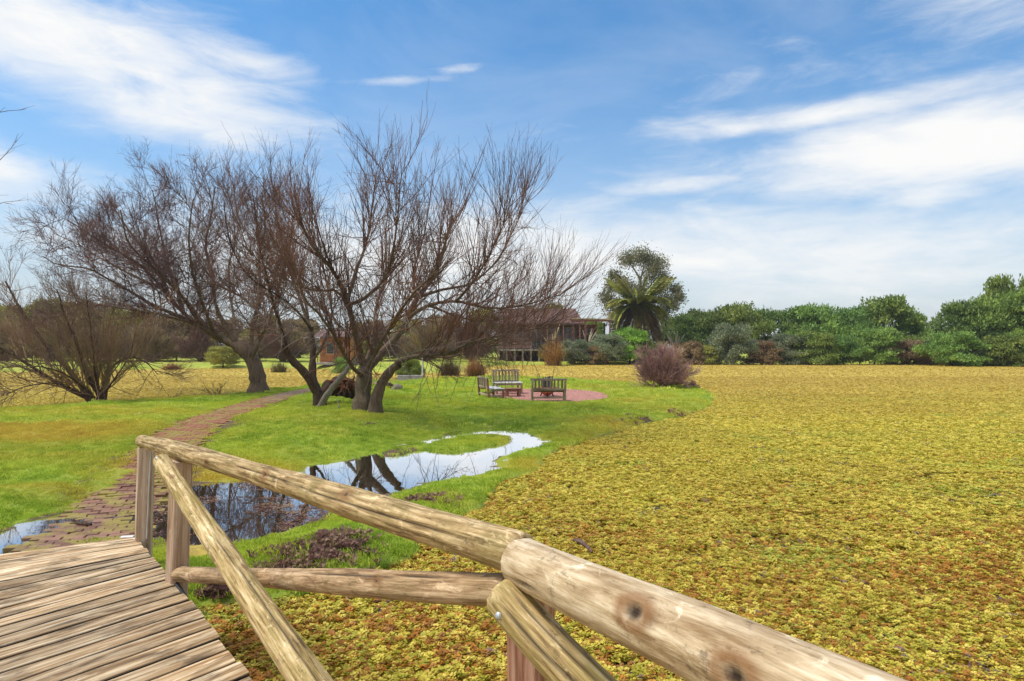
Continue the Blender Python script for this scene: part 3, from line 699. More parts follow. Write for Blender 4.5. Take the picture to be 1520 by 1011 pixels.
tag(scatter('plum_weeds', np.c_[wp, zw][k], rng.uniform(.7, 1.5, k.sum()) * np.where(wp[k][:, 1] > 12, 1.2, 1), weed_t, tilt=.3), 'low plum brown weeds on the bare patches of the bank', 'weeds', kind='stuff')

# ------------------------------------------------------------------ brick path
bed = []
Tn = norm(np.gradient(PATH, axis=0)); Nn = np.c_[-Tn[:, 1], Tn[:, 0]]
pth_z = gsample(gh, PATH[:, 0], PATH[:, 1]); pth_z = np.convolve(np.r_[pth_z[:1].repeat(6), pth_z, pth_z[-1:].repeat(6)], np.ones(13) / 13, 'valid')
pu_p = sdist(PUD, PATH)
pth_z = np.where(pu_p > -.3, np.maximum(pth_z * 0 + PZ - .049 + .018 * vnoise(PATH[:, 0], PATH[:, 1], 1.1), -.03), np.maximum(pth_z, PZ - .02)) + .012
pth_z = np.convolve(np.r_[pth_z[:1].repeat(3), pth_z, pth_z[-1:].repeat(3)], np.ones(7) / 7, 'valid')
V = []; prof = [(-.60, -.12), (-.56, .004), (-.3, .010), (0, .012), (.3, .010), (.56, .004), (.60, -.12)]
for o_, zz in prof: V.append(np.c_[PATH + Nn * o_, pth_z + zz])
V = np.stack(V, 1); npf = len(prof); ii = np.arange(len(PATH) * npf).reshape(-1, npf)
fq = np.stack([ii[:-1, :-1], ii[1:, :-1], ii[1:, 1:], ii[:-1, 1:]], -1).reshape(-1, 4)[:, ::-1]
path = link('brick_path', fastmesh('brick_path', V.reshape(-1, 3), fq), M_bed); tag(path, kind='structure')
plen = np.r_[0, np.cumsum(np.linalg.norm(np.diff(PATH, axis=0), axis=1))]
def path_at(s): return np.array([np.interp(s, plen, PATH[:, 0]), np.interp(s, plen, PATH[:, 1])]), np.array([np.interp(s, plen, Tn[:, 0]), np.interp(s, plen, Tn[:, 1])]), float(np.interp(s, plen, pth_z))
def brick_mesh(seed):
    r_ = random.Random(seed); bm = bmesh.new()
    bmesh.ops.create_cube(bm, size=1, matrix=Matrix.Diagonal((.199, .098, .06, 1)))
    bmesh.ops.bevel(bm, geom=[e for e in bm.edges if (e.verts[0].co.z > 0 and e.verts[1].co.z > 0)], offset=.006, segments=1, affect='EDGES')
    for v in bm.verts: v.co += Vector((r_.uniform(-.003, .003), r_.uniform(-.003, .003), r_.uniform(-.002, .002)))
    me = bpy.data.meshes.new('brick'); bm.to_mesh(me); bm.free(); me.materials.append(M_brick); return me
bmeshes = [brick_mesh(i) for i in range(4)]
rest = []; nb = 0; s = .05; row = 0
while s < plen[-1] - .05:
    c, tv, z = path_at(s); nv = np.array([-tv[1], tv[0]])
    offs = [-.416, -.208, 0, .208, .416] if row % 2 == 0 else [-.52, -.312, -.104, .104, .312, .52]
    for o_ in offs:
        if abs(o_) > .5 and row % 4 == 1: continue
        q = c + nv * (o_ + random.uniform(-.006, .006)) + tv * random.uniform(-.006, .006)
        zz = z + .012 + random.uniform(-.007, .007) - (.004 if abs(o_) > .3 else 0) + .01 * float(vnoise(q[0], q[1], 1.1))
        mtx = Matrix.Translation((q[0], q[1], zz)) @ Matrix.Rotation(math.atan2(nv[1], nv[0]) + random.uniform(-.03, .03), 4, 'Z') @ Matrix.Rotation(random.uniform(-.04, .04), 4, 'X') @ Matrix.Rotation(random.uniform(-.03, .03), 4, 'Y')
        if nb < 300:
            b = link('brick', bmeshes[nb % 4], None, path); b.matrix_local = mtx; nb += 1
        else: rest.append((mtx, bmeshes[len(rest) % 4]))
    s += .107; row += 1
tv_, tf_, o_ = [], [], 0
for mtx, bmsh in rest:
    tv_ += [tuple(mtx @ v.co) for v in bmsh.vertices]; tf_ += [tuple(i + o_ for i in p.vertices) for p in bmsh.polygons]; o_ += len(bmsh.vertices)
me = bpy.data.meshes.new('brick'); me.from_pydata(tv_, [], tf_); me.materials.append(M_brick)
tag(link('brick', me, None, path), kind='stuff')

# ------------------------------------------------------------------ the footbridge
bridge = empty('footbridge', (-3.26, 5.56, .40))
BI = Matrix.Translation((3.26, -5.56, -.40))
tag(bridge, 'rustic log footbridge with weathered plank deck and crossed rails at the near left', 'footbridge')
def bchild(o):
    o.parent = bridge; o.matrix_parent_inverse = BI; return o
RE0, EV = np.array([-3.26, 5.56]), np.array([.622, -.783]); EV = EV / np.linalg.norm(EV)
def deckpt(s): return RE0 + EV * s
def deckz(s): return .40 + .036 * s
def deckdir(s):
    t = min(1, s / 1.0); a = np.array([.876, .482]) * (1 - t) + np.array([.60, .80]) * t; return a / np.linalg.norm(a)
def deckw(s): return 1.55 - .15 * max(0, 1 - s)
bounds = [0.0]
while bounds[-1] < 6.6: bounds.append(bounds[-1] + (.150 if bounds[-1] < .9 else .180) + random.uniform(-.008, .008))
for s0, s1 in zip(bounds, bounds[1:]):
    g = random.uniform(.015, .026); a0, a1 = s0 + g * .5, s1 - g * .5
    z0, z1 = deckz(s0) + random.uniform(-.003, .003), deckz(s1) + random.uniform(-.003, .003)
    ov = random.choice([-.012, 0, .004, .01, .022]) if s0 > .2 else 0.0
    p0, p1 = deckpt(a0) + deckdir(s0) * ov, deckpt(a1) + deckdir(s1) * ov
    q0, q1 = p0 - deckdir(s0) * deckw(s0), p1 - deckdir(s1) * deckw(s1)
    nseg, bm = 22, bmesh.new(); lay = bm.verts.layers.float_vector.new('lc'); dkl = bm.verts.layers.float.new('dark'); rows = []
    tw = random.uniform(-.004, .004); w0 = random.uniform(0, 9)
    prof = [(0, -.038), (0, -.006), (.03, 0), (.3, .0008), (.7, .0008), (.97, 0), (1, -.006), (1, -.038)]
    for i in range(nseg + 1):
        t = i / nseg; row = []
        for (v, dz) in prof:
            vv = v + .035 * float(vnoise(w0 + t * 3 + (0 if v < .5 else 20), w0, 1.3)) * (1 if v in (0, 1) or v in (.03, .97) else 0)
            xy = (q0 * (1 - vv) + q1 * vv) * (1 - t) + (p0 * (1 - vv) + p1 * vv) * t
            z = (z0 * (1 - v) + z1 * v) + dz + tw * (v - .5) * (t - .5) * 2 + .0035 * float(vnoise(w0 + t * 4, v * 2, 1.1))
            vert = bm.verts.new((*xy, z)); vert[lay] = (t * 1.5, v * .16, dz); vert[dkl] = 1.0 if dz < -.003 else 0.0; row.append(vert)  # board sides and lower rims coloured near black, painting shade into the gaps
        rows.append(row)
    for r0, r1 in zip(rows, rows[1:]):
        for k in range(len(prof)): bm.faces.new((r0[k], r1[k], r1[(k + 1) % len(prof)], r0[(k + 1) % len(prof)]))
    bm.faces.new(rows[0]); bm.faces.new(rows[-1][::-1])
    bmesh.ops.recalc_face_normals(bm, faces=bm.faces[:])
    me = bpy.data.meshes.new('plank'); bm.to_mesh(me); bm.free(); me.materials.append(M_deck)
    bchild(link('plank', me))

def log(name, path, mat, seed=0, n=110, k=36, knots=(), cracks=(), wob=.07, dents=(), taper_end=.9):
    """path rows (x,y,z,radius) -> a log with bends, knots, cracks and rounded ends.
    knots (v along 0..1, angle deg, size m); cracks (v0, v1, angle, half width deg, depth)"""
    C = smoothpath(path, n); P = C[:, :3]; rad = C[:, 3]
    T = norm(np.gradient(P, axis=0)); L = np.r_[0, np.cumsum(np.linalg.norm(np.diff(P, axis=0), axis=1))]
    up = np.array([0, 0, 1.]); ang = np.arange(k) * 2 * math.pi / k
    U = norm(up - T * T[:, 2:3]); Wd = np.cross(T, U)                  # angle 0 = up, +90 = U x ... (towards T x U)
    ca, sa = np.cos(ang), np.sin(ang)
    A, Lg = np.meshgrid(ang, L)
    bx, by = ca[None] * 1.3 + seed * 7.3, sa[None] * 1.3
    r = rad[:, None] * (1 + wob * vnoise(bx + 0 * Lg, by + Lg * 1.7, 1.0) + wob * .6 * vnoise(bx * 2 + Lg * 3.1, by * 2 + 11, 1.0) + .022 * vnoise(bx * 4 + Lg * 7, by * 4 + Lg * 2, 1.0) + .014 * vnoise(bx * 9, by * 9 + Lg * .8, 1.0))
    dark = np.zeros_like(r); ring = np.zeros_like(r)
    for (v, a, sz) in knots:
        da = (np.degrees(A) - a + 180) % 360 - 180
        du = np.radians(da) * rad[:, None]; dv = Lg - v * L[-1]
        q = np.sqrt((du / sz) ** 2 + (dv / (sz * 1.5)) ** 2)
        r += rad[:, None] * (.10 * np.exp(-(q / 1.6) ** 2) - .20 * np.exp(-(q / .62) ** 2))
        dark = np.maximum(dark, np.exp(-(q / .62) ** 4)); ring = np.maximum(ring, .8 * np.exp(-((q - 1.0) / .45) ** 2))
        dark = np.maximum(dark, .55 * np.exp(-((du / (sz * .5)) ** 2 + ((dv - sz * 1.6) / (sz * .9)) ** 2)))
    for (v0, v1, a, hw, dep) in cracks:
        vv = Lg / L[-1]; cen = a + 7 * vnoise(vv * 9 + seed, vv * 0 + a, 1.0)
        da = (np.degrees(A) - cen + 180) % 360 - 180
        f = ss(vv, v0, v0 + .06) * (1 - ss(vv, v1 - .06, v1)); m_ = f * np.exp(-(da / hw) ** 2)
        r -= dep * m_; dark = np.maximum(dark, .9 * m_ ** 1.3)
    V = P[:, None] + r[..., None] * (ca[None, :, None] * U[:, None] + sa[None, :, None] * Wd[:, None])
    lc = np.stack([r * ca[None], r * sa[None], Lg + seed * 3.7], -1)
    Vs = [V.reshape(-1, 3)]; Ls = [lc.reshape(-1, 3)]; Ds = [dark.ravel()]; Rs = [ring.ravel()]
    ids = np.arange(n * k).reshape(n, k)
    A_, B_ = ids[:-1], ids[1:]; Fq = [np.stack([A_, np.roll(A_, -1, 1), np.roll(B_, -1, 1), B_], -1).reshape(-1, 4)]
    base = n * k
    for e, sgn in ((0, -1), (n - 1, 1)):                                # rounded ends
        prev = ids[e]
        for fr, dz in ((.93, .010), (.80, .017), (.45, .019), (.02, .020)):
            ringv = P[e] + (V[e] - P[e]) * fr + T[e] * sgn * dz + np.random.default_rng(seed + int(fr * 99)).normal(0, .0012, (k, 3))
            cur = np.arange(base, base + k); base += k
            Vs.append(ringv); Ls.append(np.c_[lc[e][:, :2] * fr, np.full(k, lc[e][0, 2]) + dz * .3]); Ds.append(np.zeros(k)); Rs.append(np.zeros(k))
            q = np.stack([prev, np.roll(prev, -1), np.roll(cur, -1), cur], -1)
            Fq.append(q[:, ::-1] if sgn < 0 else q); prev = cur
    me = fastmesh(name, np.vstack(Vs), np.vstack(Fq), True)
    attr(me, 'lc', np.vstack(Ls), 'FLOAT_VECTOR'); attr(me, 'dark', np.concatenate(Ds)); attr(me, 'ring', np.concatenate(Rs))
    bm = bmesh.new(); bm.from_mesh(me); bmesh.ops.recalc_face_normals(bm, faces=bm.faces[:]); bm.to_mesh(me); bm.free()
    return bchild(link(name, me, mat))
A3 = lambda px, py, d, r: (*at(px, py, d), r)
log('handrail', [A3(211, 655, 5.52, .052), A3(272, 671, 4.35, .060), A3(390, 706, 3.38, .058), A3(500, 740, 2.73, .064), A3(600, 771, 2.36, .065), A3(700, 800, 2.07, .064), A3(771, 821.5, 1.905, .065)],
    M_rail, 1, 190, 56, knots=[(.80, -200, .03), (.30, -70, .018), (.80, 40, .02), (.45, 90, .02), (.62, 60, .025)], cracks=[(.25, .75, 8, 5, .014), (.5, .98, 65, 4, .008), (.02, .3, 80, 5, .006), (.8, 1, -25, 4, .006)], wob=.075)
r2 = log('handrail', [A3(775, 834, 1.85, .068), A3(860, 873, 1.56, .069), A3(960, 918, 1.33, .070), A3(1274, 1066, .90, .072), (.95, -.05, 1.60, .074), (1.25, -.65, 1.66, .074)],
    M_rail2, 2, 220, 60, knots=[(.222, 60, .030), (.322, 80, .028), (.62, 20, .02)], cracks=[(.0, .10, 110, 6, .008), (.3, .6, -18, 3.0, .004)], wob=.035)
r2['label'] = 'bleached thick handrail log with two dark knots'
log('brace', [A3(240, 685, 4.25, .053), A3(330, 820, 3.36, .061), A3(458, 1011, 2.60, .073), (-.38, 2.10, .53, .076)], M_brace, 3, 150, 44, knots=[(.12, 30, .012), (.5, -20, .015)],
    cracks=[(.35, .95, 12, 5, .009), (.6, 1, -30, 4, .008), (.05, .4, -60, 4, .006)], wob=.06)
log('brace', [A3(748, 885, 1.80, .057), A3(865, 1011, 1.60, .060), (.62, 1.22, .93, .062), (1.12, .76, .60, .064)], M_brace, 4, 150, 48, knots=[(.45, 0, .015)],
    cracks=[(.0, .6, 18, 5, .011), (.02, .7, -14, 4, .008), (.0, .5, 70, 8, .014), (.1, .8, -45, 4, .006)], wob=.05)
log('cross_rail', [A3(262, 852, 4.35, .049), A3(380, 857, 3.50, .050), A3(500, 863.5, 2.72, .053), A3(640, 872, 2.23, .052), A3(752, 877, 1.95, .050)], M_cross, 5, 130, 36, knots=[(.35, -160, .016), (.8, 60, .016)],
    cracks=[(.4, .95, 35, 4, .007), (.1, .5, -20, 3, .004)], wob=.055)
def bolt(px, py, d):
    bm = bmesh.new(); bmesh.ops.create_uvsphere(bm, u_segments=12, v_segments=8, radius=.012)
    me = bpy.data.meshes.new('bolt'); bm.to_mesh(me); bm.free(); o = link('bolt', me, M_metal); o.location = at(px, py, d); bchild(o); return o
bolt(741, 914, 1.735); bolt(233.5, 681, 4.20)

def post(name, base, top, w, h, rot, mat, zb):
    """a sawn post, bevelled and slightly waney, from base (x,y) at zb to top (x,y,z)"""
    b = Vector((base[0], base[1], zb)); t = Vector(top); ax = t - b; n = 16
    bm = bmesh.new(); lay = bm.verts.layers.float_vector.new('lc'); rows = []
    c, s_ = math.cos(rot), math.sin(rot); e = .016
    prof = [(-w / 2 + e, -h / 2), (w / 2 - e, -h / 2), (w / 2, -h / 2 + e), (w / 2, h / 2 - e), (w / 2 - e, h / 2), (-w / 2 + e, h / 2), (-w / 2, h / 2 - e), (-w / 2, -h / 2 + e)]
    sd_ = random.uniform(0, 50)
    for i in range(n + 1):
        p = b + ax * (i / n); row = []
        for x, y in prof:
            k = 1 + .05 * float(vnoise(sd_ + i * .35, x * 20, 1.0)); v = bm.verts.new((p.x + (x * c - y * s_) * k, p.y + (x * s_ + y * c) * k, p.z)); v[lay] = (i / n * ax.length, x, y); row.append(v)
        rows.append(row)
    for r0, r1 in zip(rows, rows[1:]):
        for j in range(8): bm.faces.new((r0[j], r0[(j + 1) % 8], r1[(j + 1) % 8], r1[j]))
    bm.faces.new(rows[0][::-1]); bm.faces.new(rows[-1])
    me = bpy.data.meshes.new(name); bm.to_mesh(me); bm.free(); me.materials.append(mat)
    return bchild(link(name, me))
pA, pAt = at(211, 812, 5.45), at(217, 664, 5.47)
post('post', pA, pAt, .125, .10, R(20), M_post, -.2)
pB, pBt = at(259, 868, 4.37), at(269, 684, 4.36)
post('post', (pB[0] - .02, pB[1]), pBt, .125, .11, R(-38), M_post, -.5)
pC = at(788, 900, 1.97)
p3 = post('post', pC[:2], (pC[0], pC[1], 1.42), .125, .11, R(-28), M_postred, -.6); p3['label'] = 'reddish timber post under the handrail joint'
post('post', (1.05, -.35), (1.12, -.33, 1.57), .125, .11, R(-28), M_postred, -.6)
# galvanised strip and foot plates on the end post, a hose under the second post
ms = MB(); ms.bar(at(217.5, 800, 5.37), at(223.5, 668, 5.39), .022, .006); bchild(ms.build('metal_strip', M_metal))
ms = MB(); ms.box((-3.20, 5.50, deckz(0) + .006), (.09, .07, .006), Matrix.Rotation(R(-30), 3, 'Z'), .001); bchild(ms.build('foot_plate', M_white))
ms = MB(); ms.box((-3.335, 5.545, deckz(0) + .006), (.10, .05, .006), Matrix.Rotation(R(10), 3, 'Z'), .001); bchild(ms.build('foot_plate', M_white))
C = smoothpath([at(262, 868, 4.30), at(270, 880, 4.22), at(277, 893, 4.12), at(276, 903, 4.05)], 12)
Vt, Ft = tubes(C[None], np.full((1, 12), .018), 8); bchild(link('hose', fastmesh('hose', Vt, Ft, True), M_black))
for off, rr_ in ((-.10, .065), (-1.25, .07)):                            # the beams that carry the boards
    pts = []
    for s_ in (.05, 2, 4, 6.5):
        q = deckpt(s_) + deckdir(s_) * off; pts.append((*q, deckz(s_) - .038 - rr_ - .004, rr_))
    log('beam', pts, M_cross, 6 + int(-off * 10), 60, 20)

# ------------------------------------------------------------------ bare trees
def limbs_from(specs, base_d, m=14):
    """specs: list of (r0, r1, [(px, py, depth offset) ...])"""
    out = []
    for r0, r1, pts in specs:
        C = smoothpath([at(x, y, base_d + dz) for x, y, dz in pts], m)
        jit = np.cumsum(rng.normal(0, .012, (m, 3)), 0) * np.linspace(0, 1, m)[:, None]
        out.append((C + jit, r0 + (r1 - r0) * np.linspace(0, 1, m) ** .8))
    return out
def tube_obj(name, P, Rr, k, mat, parent, lumpy=0.0):
    P = np.asarray(P); Rr = np.asarray(Rr)
    if lumpy: Rr = Rr * (1 + lumpy * rng.normal(size=Rr.shape))
    V, Fq = tubes(P, Rr, k)
    if lumpy: V = V + (np.stack([vnoise(V[:, 0] + V[:, 2], V[:, 1], 3.1), vnoise(V[:, 1] + 5, V[:, 2] + V[:, 0], 3.1), 0 * V[:, 0]], 1)) * lumpy * .35
    o = link(name, fastmesh(name, V, Fq, True), mat, parent)
    o.matrix_parent_inverse = Matrix.Translation(parent.location).inverted(); return o
def bare_tree(name, label, base_px, zg, specs, crown_fn, group=None, trunk=1, bark=None, twig=None, cat='tree'):
    bx, by = gr(base_px[0], base_px[1], zg)
    root = empty(name, (bx, by, gz(bx, by) if by < 42 else farz(bx, by))); tag(root, label, cat, group)
    L = limbs_from(specs, by); L = [(p, q * (1 if i < trunk else .72)) for i, (p, q) in enumerate(L)]
    for i, (P, r_) in enumerate(L):
        if i < trunk:
            P = P.copy(); P[0, 2] = min(P[0, 2], gz(bx, by) - .12); r_ = r_ * (1 + .35 * np.exp(-np.linspace(0, 1, len(r_)) * 9))
        tube_obj('trunk' if i < trunk else 'limb', P[None], r_[None], 14 if i < trunk else 9, bark or M_bark, root, .07)
    P = np.stack([p for p, _ in L]); r_ = np.stack([q for _, q in L])
    for nm, parts, mat in crown_fn(P, r_):
        V, Fq = joinvf([tubes(p, q, k) for p, q, k in parts if len(p)])
        o = link(nm, fastmesh(nm, V, Fq, True), mat, root)
        if nm != 'crown': o['kind'] = 'stuff'
        o.matrix_parent_inverse = Matrix.Translation(root.location).inverted()
    return root

# 1. the big open tree in the middle of the lawn: long straight whips rising from arching limbs
spec1 = [(.26, .17, [(540, 616, 0), (538.5, 585, 0), (539, 556, 0), (545, 540, .1)]),
         (.19, .10, [(557, 614, -.2), (561, 582, -.25), (572, 556, -.3), (590, 537, -.4)]),
         (.10, .02, [(588, 539, -.4), (613, 529, -.6), (667, 523, -.8), (697, 511, -.9), (720, 500, -1.0), (748, 505, -1.1)]),
         (.17, .035, [(545, 548, 0), (568, 523, .3), (593, 496, .6), (605, 472, .8), (620, 442, 1.2), (637, 417, 1.7), (657, 373, 2.2), (672, 320, 2.6)]),
         (.085, .012, [(605, 472, .8), (637, 453, .4), (677, 447, 0), (717, 456, -.4), (761, 456, -.6), (800, 446, -.7), (832, 436, -.8), (848, 424, -.8)]),
         (.07, .012, [(620, 442, 1.2), (657, 430, 1.6), (697, 422, 2.0), (736, 390, 2.2), (764, 343, 2.4), (790, 292, 2.5)]),
         (.15, .03, [(541, 552, 0), (530, 506, -.3), (521, 467, -.5), (511, 437, -.7), (489, 397, -1.1), (466, 368, -1.5), (445, 330, -1.9), (432, 300, -2.1)]),
         (.075, .015, [(517, 452, -.6), (543, 442, -.9), (573, 410, -1.3), (586, 368, -1.6), (595, 308, -1.9), (600, 262, -2.0)]),
         (.075, .015, [(516, 447, -.6), (530, 397, -.2), (543, 363, .2), (551, 308, .6), (556, 262, .9)]),
         (.06, .012, [(519, 462, -.5), (500, 432, -.9), (469, 431, -1.3), (430, 417, -1.7), (396, 397, -2.1), (362, 360, -2.4)]),
         (.075, .015, [(593, 496, .6), (616, 457, 1.4), (613, 407, 2.0), (623, 368, 2.5), (632, 323, 2.9), (637, 284, 3.1)]),
         (.06, .012, [(677, 447, 0), (697, 425, -.6), (716, 397, -1.0), (742, 345, -1.4), (752, 302, -1.6)]),
         (.08, .02, [(538, 560, 0), (520, 540, -1.0), (500, 505, -2.0), (480, 470, -2.8), (455, 440, -3.4), (440, 380, -3.8)]),
         (.08, .02, [(540, 556, 0), (560, 520, -1.2), (590, 470, -2.2), (620, 430, -2.9), (650, 400, -3.4), (665, 350, -3.8)]),
         (.07, .02, [(541, 552, 0), (552, 500, 1.2), (560, 450, 2.2), (575, 410, 3.0), (575, 350, 3.6), (580, 300, 3.9)]),
         (.055, .010, [(667, 523, -.8), (705, 506, -1.6), (745, 496, -2.2), (790, 488, -2.6), (828, 478, -2.8)]),
         (.045, .010, [(697, 511, -.9), (730, 514, -.2), (765, 508, .4), (800, 505, .8)]),
         (.06, .015, [(530, 506, -.3), (500, 480, .8), (470, 450, 1.8), (446, 415, 2.6), (430, 370, 3.0), (415, 335, 3.2)]),
         (.055, .012, [(637, 453, .4), (680, 470, .9), (720, 478, 1.4), (770, 470, 1.8), (815, 460, 2.0)])]
def crown1(P, r_):
    P, r_ = P[2:], r_[2:]
    a, ra = spawn(P, r_, 14, (.2, 1), (20, 65), (1.1, 2.5), .35, .10, 7, .45, .010, .024, .07, .25)
    up, ru = spawn(P, r_, 30, (.30, 1), (15, 65), (1.1, 2.4), .75, .06, 7, .4, .006, .012, .045, .2)
    b, rb = spawn(np.concatenate([a]), ra, 6, (.2, 1), (15, 42), (.6, 1.6), .4, .07, 6, .6, .0055, .010, .06, .3)
    c, rc = spawn(np.concatenate([up]), ru, 3.2, (.15, .95), (12, 35), (.35, 1.0), .3, .05, 5, .6, .004, .007, .06, .4)
    d, rd = spawn(b, rb, 2.6, (.1, 1), (12, 40), (.25, .7), .3, .05, 4, .6, .0035, .006, .07, .3)
    dr, rdr = spawn(P, r_, 24, (.1, .95), (40, 110), (.6, 1.7), -.2, -.13, 7, .3, .005, .009, .14, .2)
    dr2, rdr2 = spawn(dr, rdr, 3, (.2, 1), (20, 60), (.25, .6), -.1, -.1, 4, .6, .004, .006, .1, .2)
    fl, rfl = spawn(P, r_, 15, (.1, 1), (45, 110), (.7, 1.7), .0, .0, 6, .4, .008, .014, .11, .2)
    f2, rf2 = spawn(fl, rfl, 6, (.15, 1), (20, 55), (.3, .9), .1, .02, 4, .6, .0045, .007, .1, .3)
    return [('crown', [(a, ra, 5), (up, ru, 4), (b, rb, 3), (c, rc, 3), (d, rd, 3), (fl, rfl, 4), (f2, rf2, 3)], M_twig), ('drooping_twigs', [(dr, rdr, 4), (dr2, rdr2, 3)], M_twiggrey)]
bare_tree('bare_tree', 'broad leafless tree with two forked trunks and upright whips beside the puddle', (546, 613), .30, spec1, crown1, None, 2)

# 2. the half fallen tree just behind it, forked low, with a torn reddish root stump
spec2 = [(.16, .11, [(476, 596, 0), (468, 576, 0), (455, 556, -.1), (438, 537, -.2), (422, 515, -.3)]),
         (.13, .08, [(474, 590, .3), (466, 560, .5), (464, 538, .6), (464, 515, .7), (461, 487, .8)]),
         (.09, .03, [(422, 515, -.3), (400, 482, .2), (372, 452, .8), (335, 430, 1.3), (296, 418, 1.6)]),
         (.07, .02, [(427, 521, -.3), (412, 470, -.9), (398, 420, -1.4), (385, 360, -1.8), (378, 292, -2.0)]),
         (.08, .02, [(461, 487, .8), (446, 445, 1.3), (430, 400, 1.8), (415, 340, 2.2), (402, 262, 2.5)]),
         (.07, .02, [(465, 534, .6), (480, 512, 1.2), (492, 470, 2.0), (484, 420, 2.6), (472, 350, 3.0), (458, 275, 3.3)]),
         (.06, .015, [(461, 487, .8), (440, 460, -.4), (415, 440, -1.5), (370, 410, -2.3), (340, 360, -2.8), (330, 300, -3.0)]),
         (.07, .015, [(463, 500, .7), (450, 440, 2.2), (425, 390, 3.2), (360, 340, 3.8), (345, 270, 4.0)])]
def crown2(P, r_):
    P, r_ = P[2:], r_[2:]
    a, ra = spawn(P, r_, 14, (.15, 1), (20, 65), (1.0, 2.2), .35, .08, 6, .45, .010, .022, .07, .25)
    up, ru = spawn(P, r_, 18, (.3, 1), (15, 50), (.8, 1.7), .7, .05, 6, .4, .006, .013, .045, .2)
    b, rb = spawn(a, ra, 7, (.2, 1), (15, 45), (.5, 1.4), .3, .05, 5, .6, .006, .010, .07, .3)
    c, rc = spawn(up, ru, 4, (.15, .95), (12, 40), (.3, .9), .25, .04, 4, .6, .004, .007, .06, .4)
    d, rd = spawn(b, rb, 3, (.1, 1), (12, 45), (.2, .6), .2, .04, 4, .6, .0035, .006, .08, .3)
    dr, rdr = spawn(P, r_, 26, (.1, .95), (40, 110), (.6, 1.8), -.2, -.13, 7, .3, .005, .009, .14, .2)
    dr2, rdr2 = spawn(dr, rdr, 3, (.2, 1), (20, 60), (.25, .7), -.1, -.1, 4, .6, .004, .006, .1, .2)
    fl, rfl = spawn(P, r_, 15, (.1, 1), (45, 110), (.7, 1.7), .0, .0, 6, .4, .008, .014, .11, .2)
    f2, rf2 = spawn(fl, rfl, 6, (.15, 1), (20, 55), (.3, .9), .1, .02, 4, .6, .0045, .007, .1, .3)
    return [('crown', [(a, ra, 5), (up, ru, 4), (b, rb, 3), (c, rc, 3), (d, rd, 3), (fl, rfl, 4), (f2, rf2, 3)], M_twig), ('drooping_twigs', [(dr, rdr, 4), (dr2, rdr2, 3)], M_twiggrey)]
t2 = bare_tree('bare_tree', 'half fallen leafless tree forking low at the end of the brick path', (476, 604), .25, spec2, crown2, None, 2, M_barkdark)
D2 = gr(476, 604, .25)[1]
C = smoothpath([(*at(474, 606, D2 - .4), .10), (*at(489, 581, D2 - .5), .095), (*at(508, 558, D2 - .45), .08), (*at(521, 541, D2 - .3), .06), (*at(530, 529, D2 - .2), .035)], 16)
tube_obj('prop_branch', C[None, :, :3], C[None, :, 3], 10, M_barkgrey, t2, .05)
C = smoothpath([(*at(474, 588, D2 + .3), .15), (*at(490, 576, D2 + .7), .24), (*at(508, 574, D2 + 1.1), .30), (*at(528, 580, D2 + 1.4), .24), (*at(540, 585, D2 + 1.6), .13)], 22)
fr = np.r_[1, np.ones(21)]
tube_obj('fallen_trunk', C[None, :, :3], (C[:, 3] * (1 + .10 * rng.normal(size=22)))[None], 16, M_barkdark, t2, .08)
M_rootred = mat_bark('torn_wood', (.06, .018, .010), (.26, .085, .035), .8)
rp = []
for i in range(46):
    a0 = np.array(at(488 + random.uniform(0, 42), 574 + random.uniform(-8, 6), D2 + .6 + random.uniform(0, .8)))
    dd = np.array([random.uniform(-.2, .45), random.uniform(-.3, .2), random.uniform(-.05, .22)]); rp.append(np.stack([a0, a0 + dd * .5 + np.array([0, 0, .05]), a0 + dd, a0 + dd * 1.4 - np.array([0, 0, .12])]))
tube_obj('torn_roots', np.stack(rp), np.tile(np.array([.05, .04, .028, .010]), (46, 1)), 5, M_rootred, t2, .1)

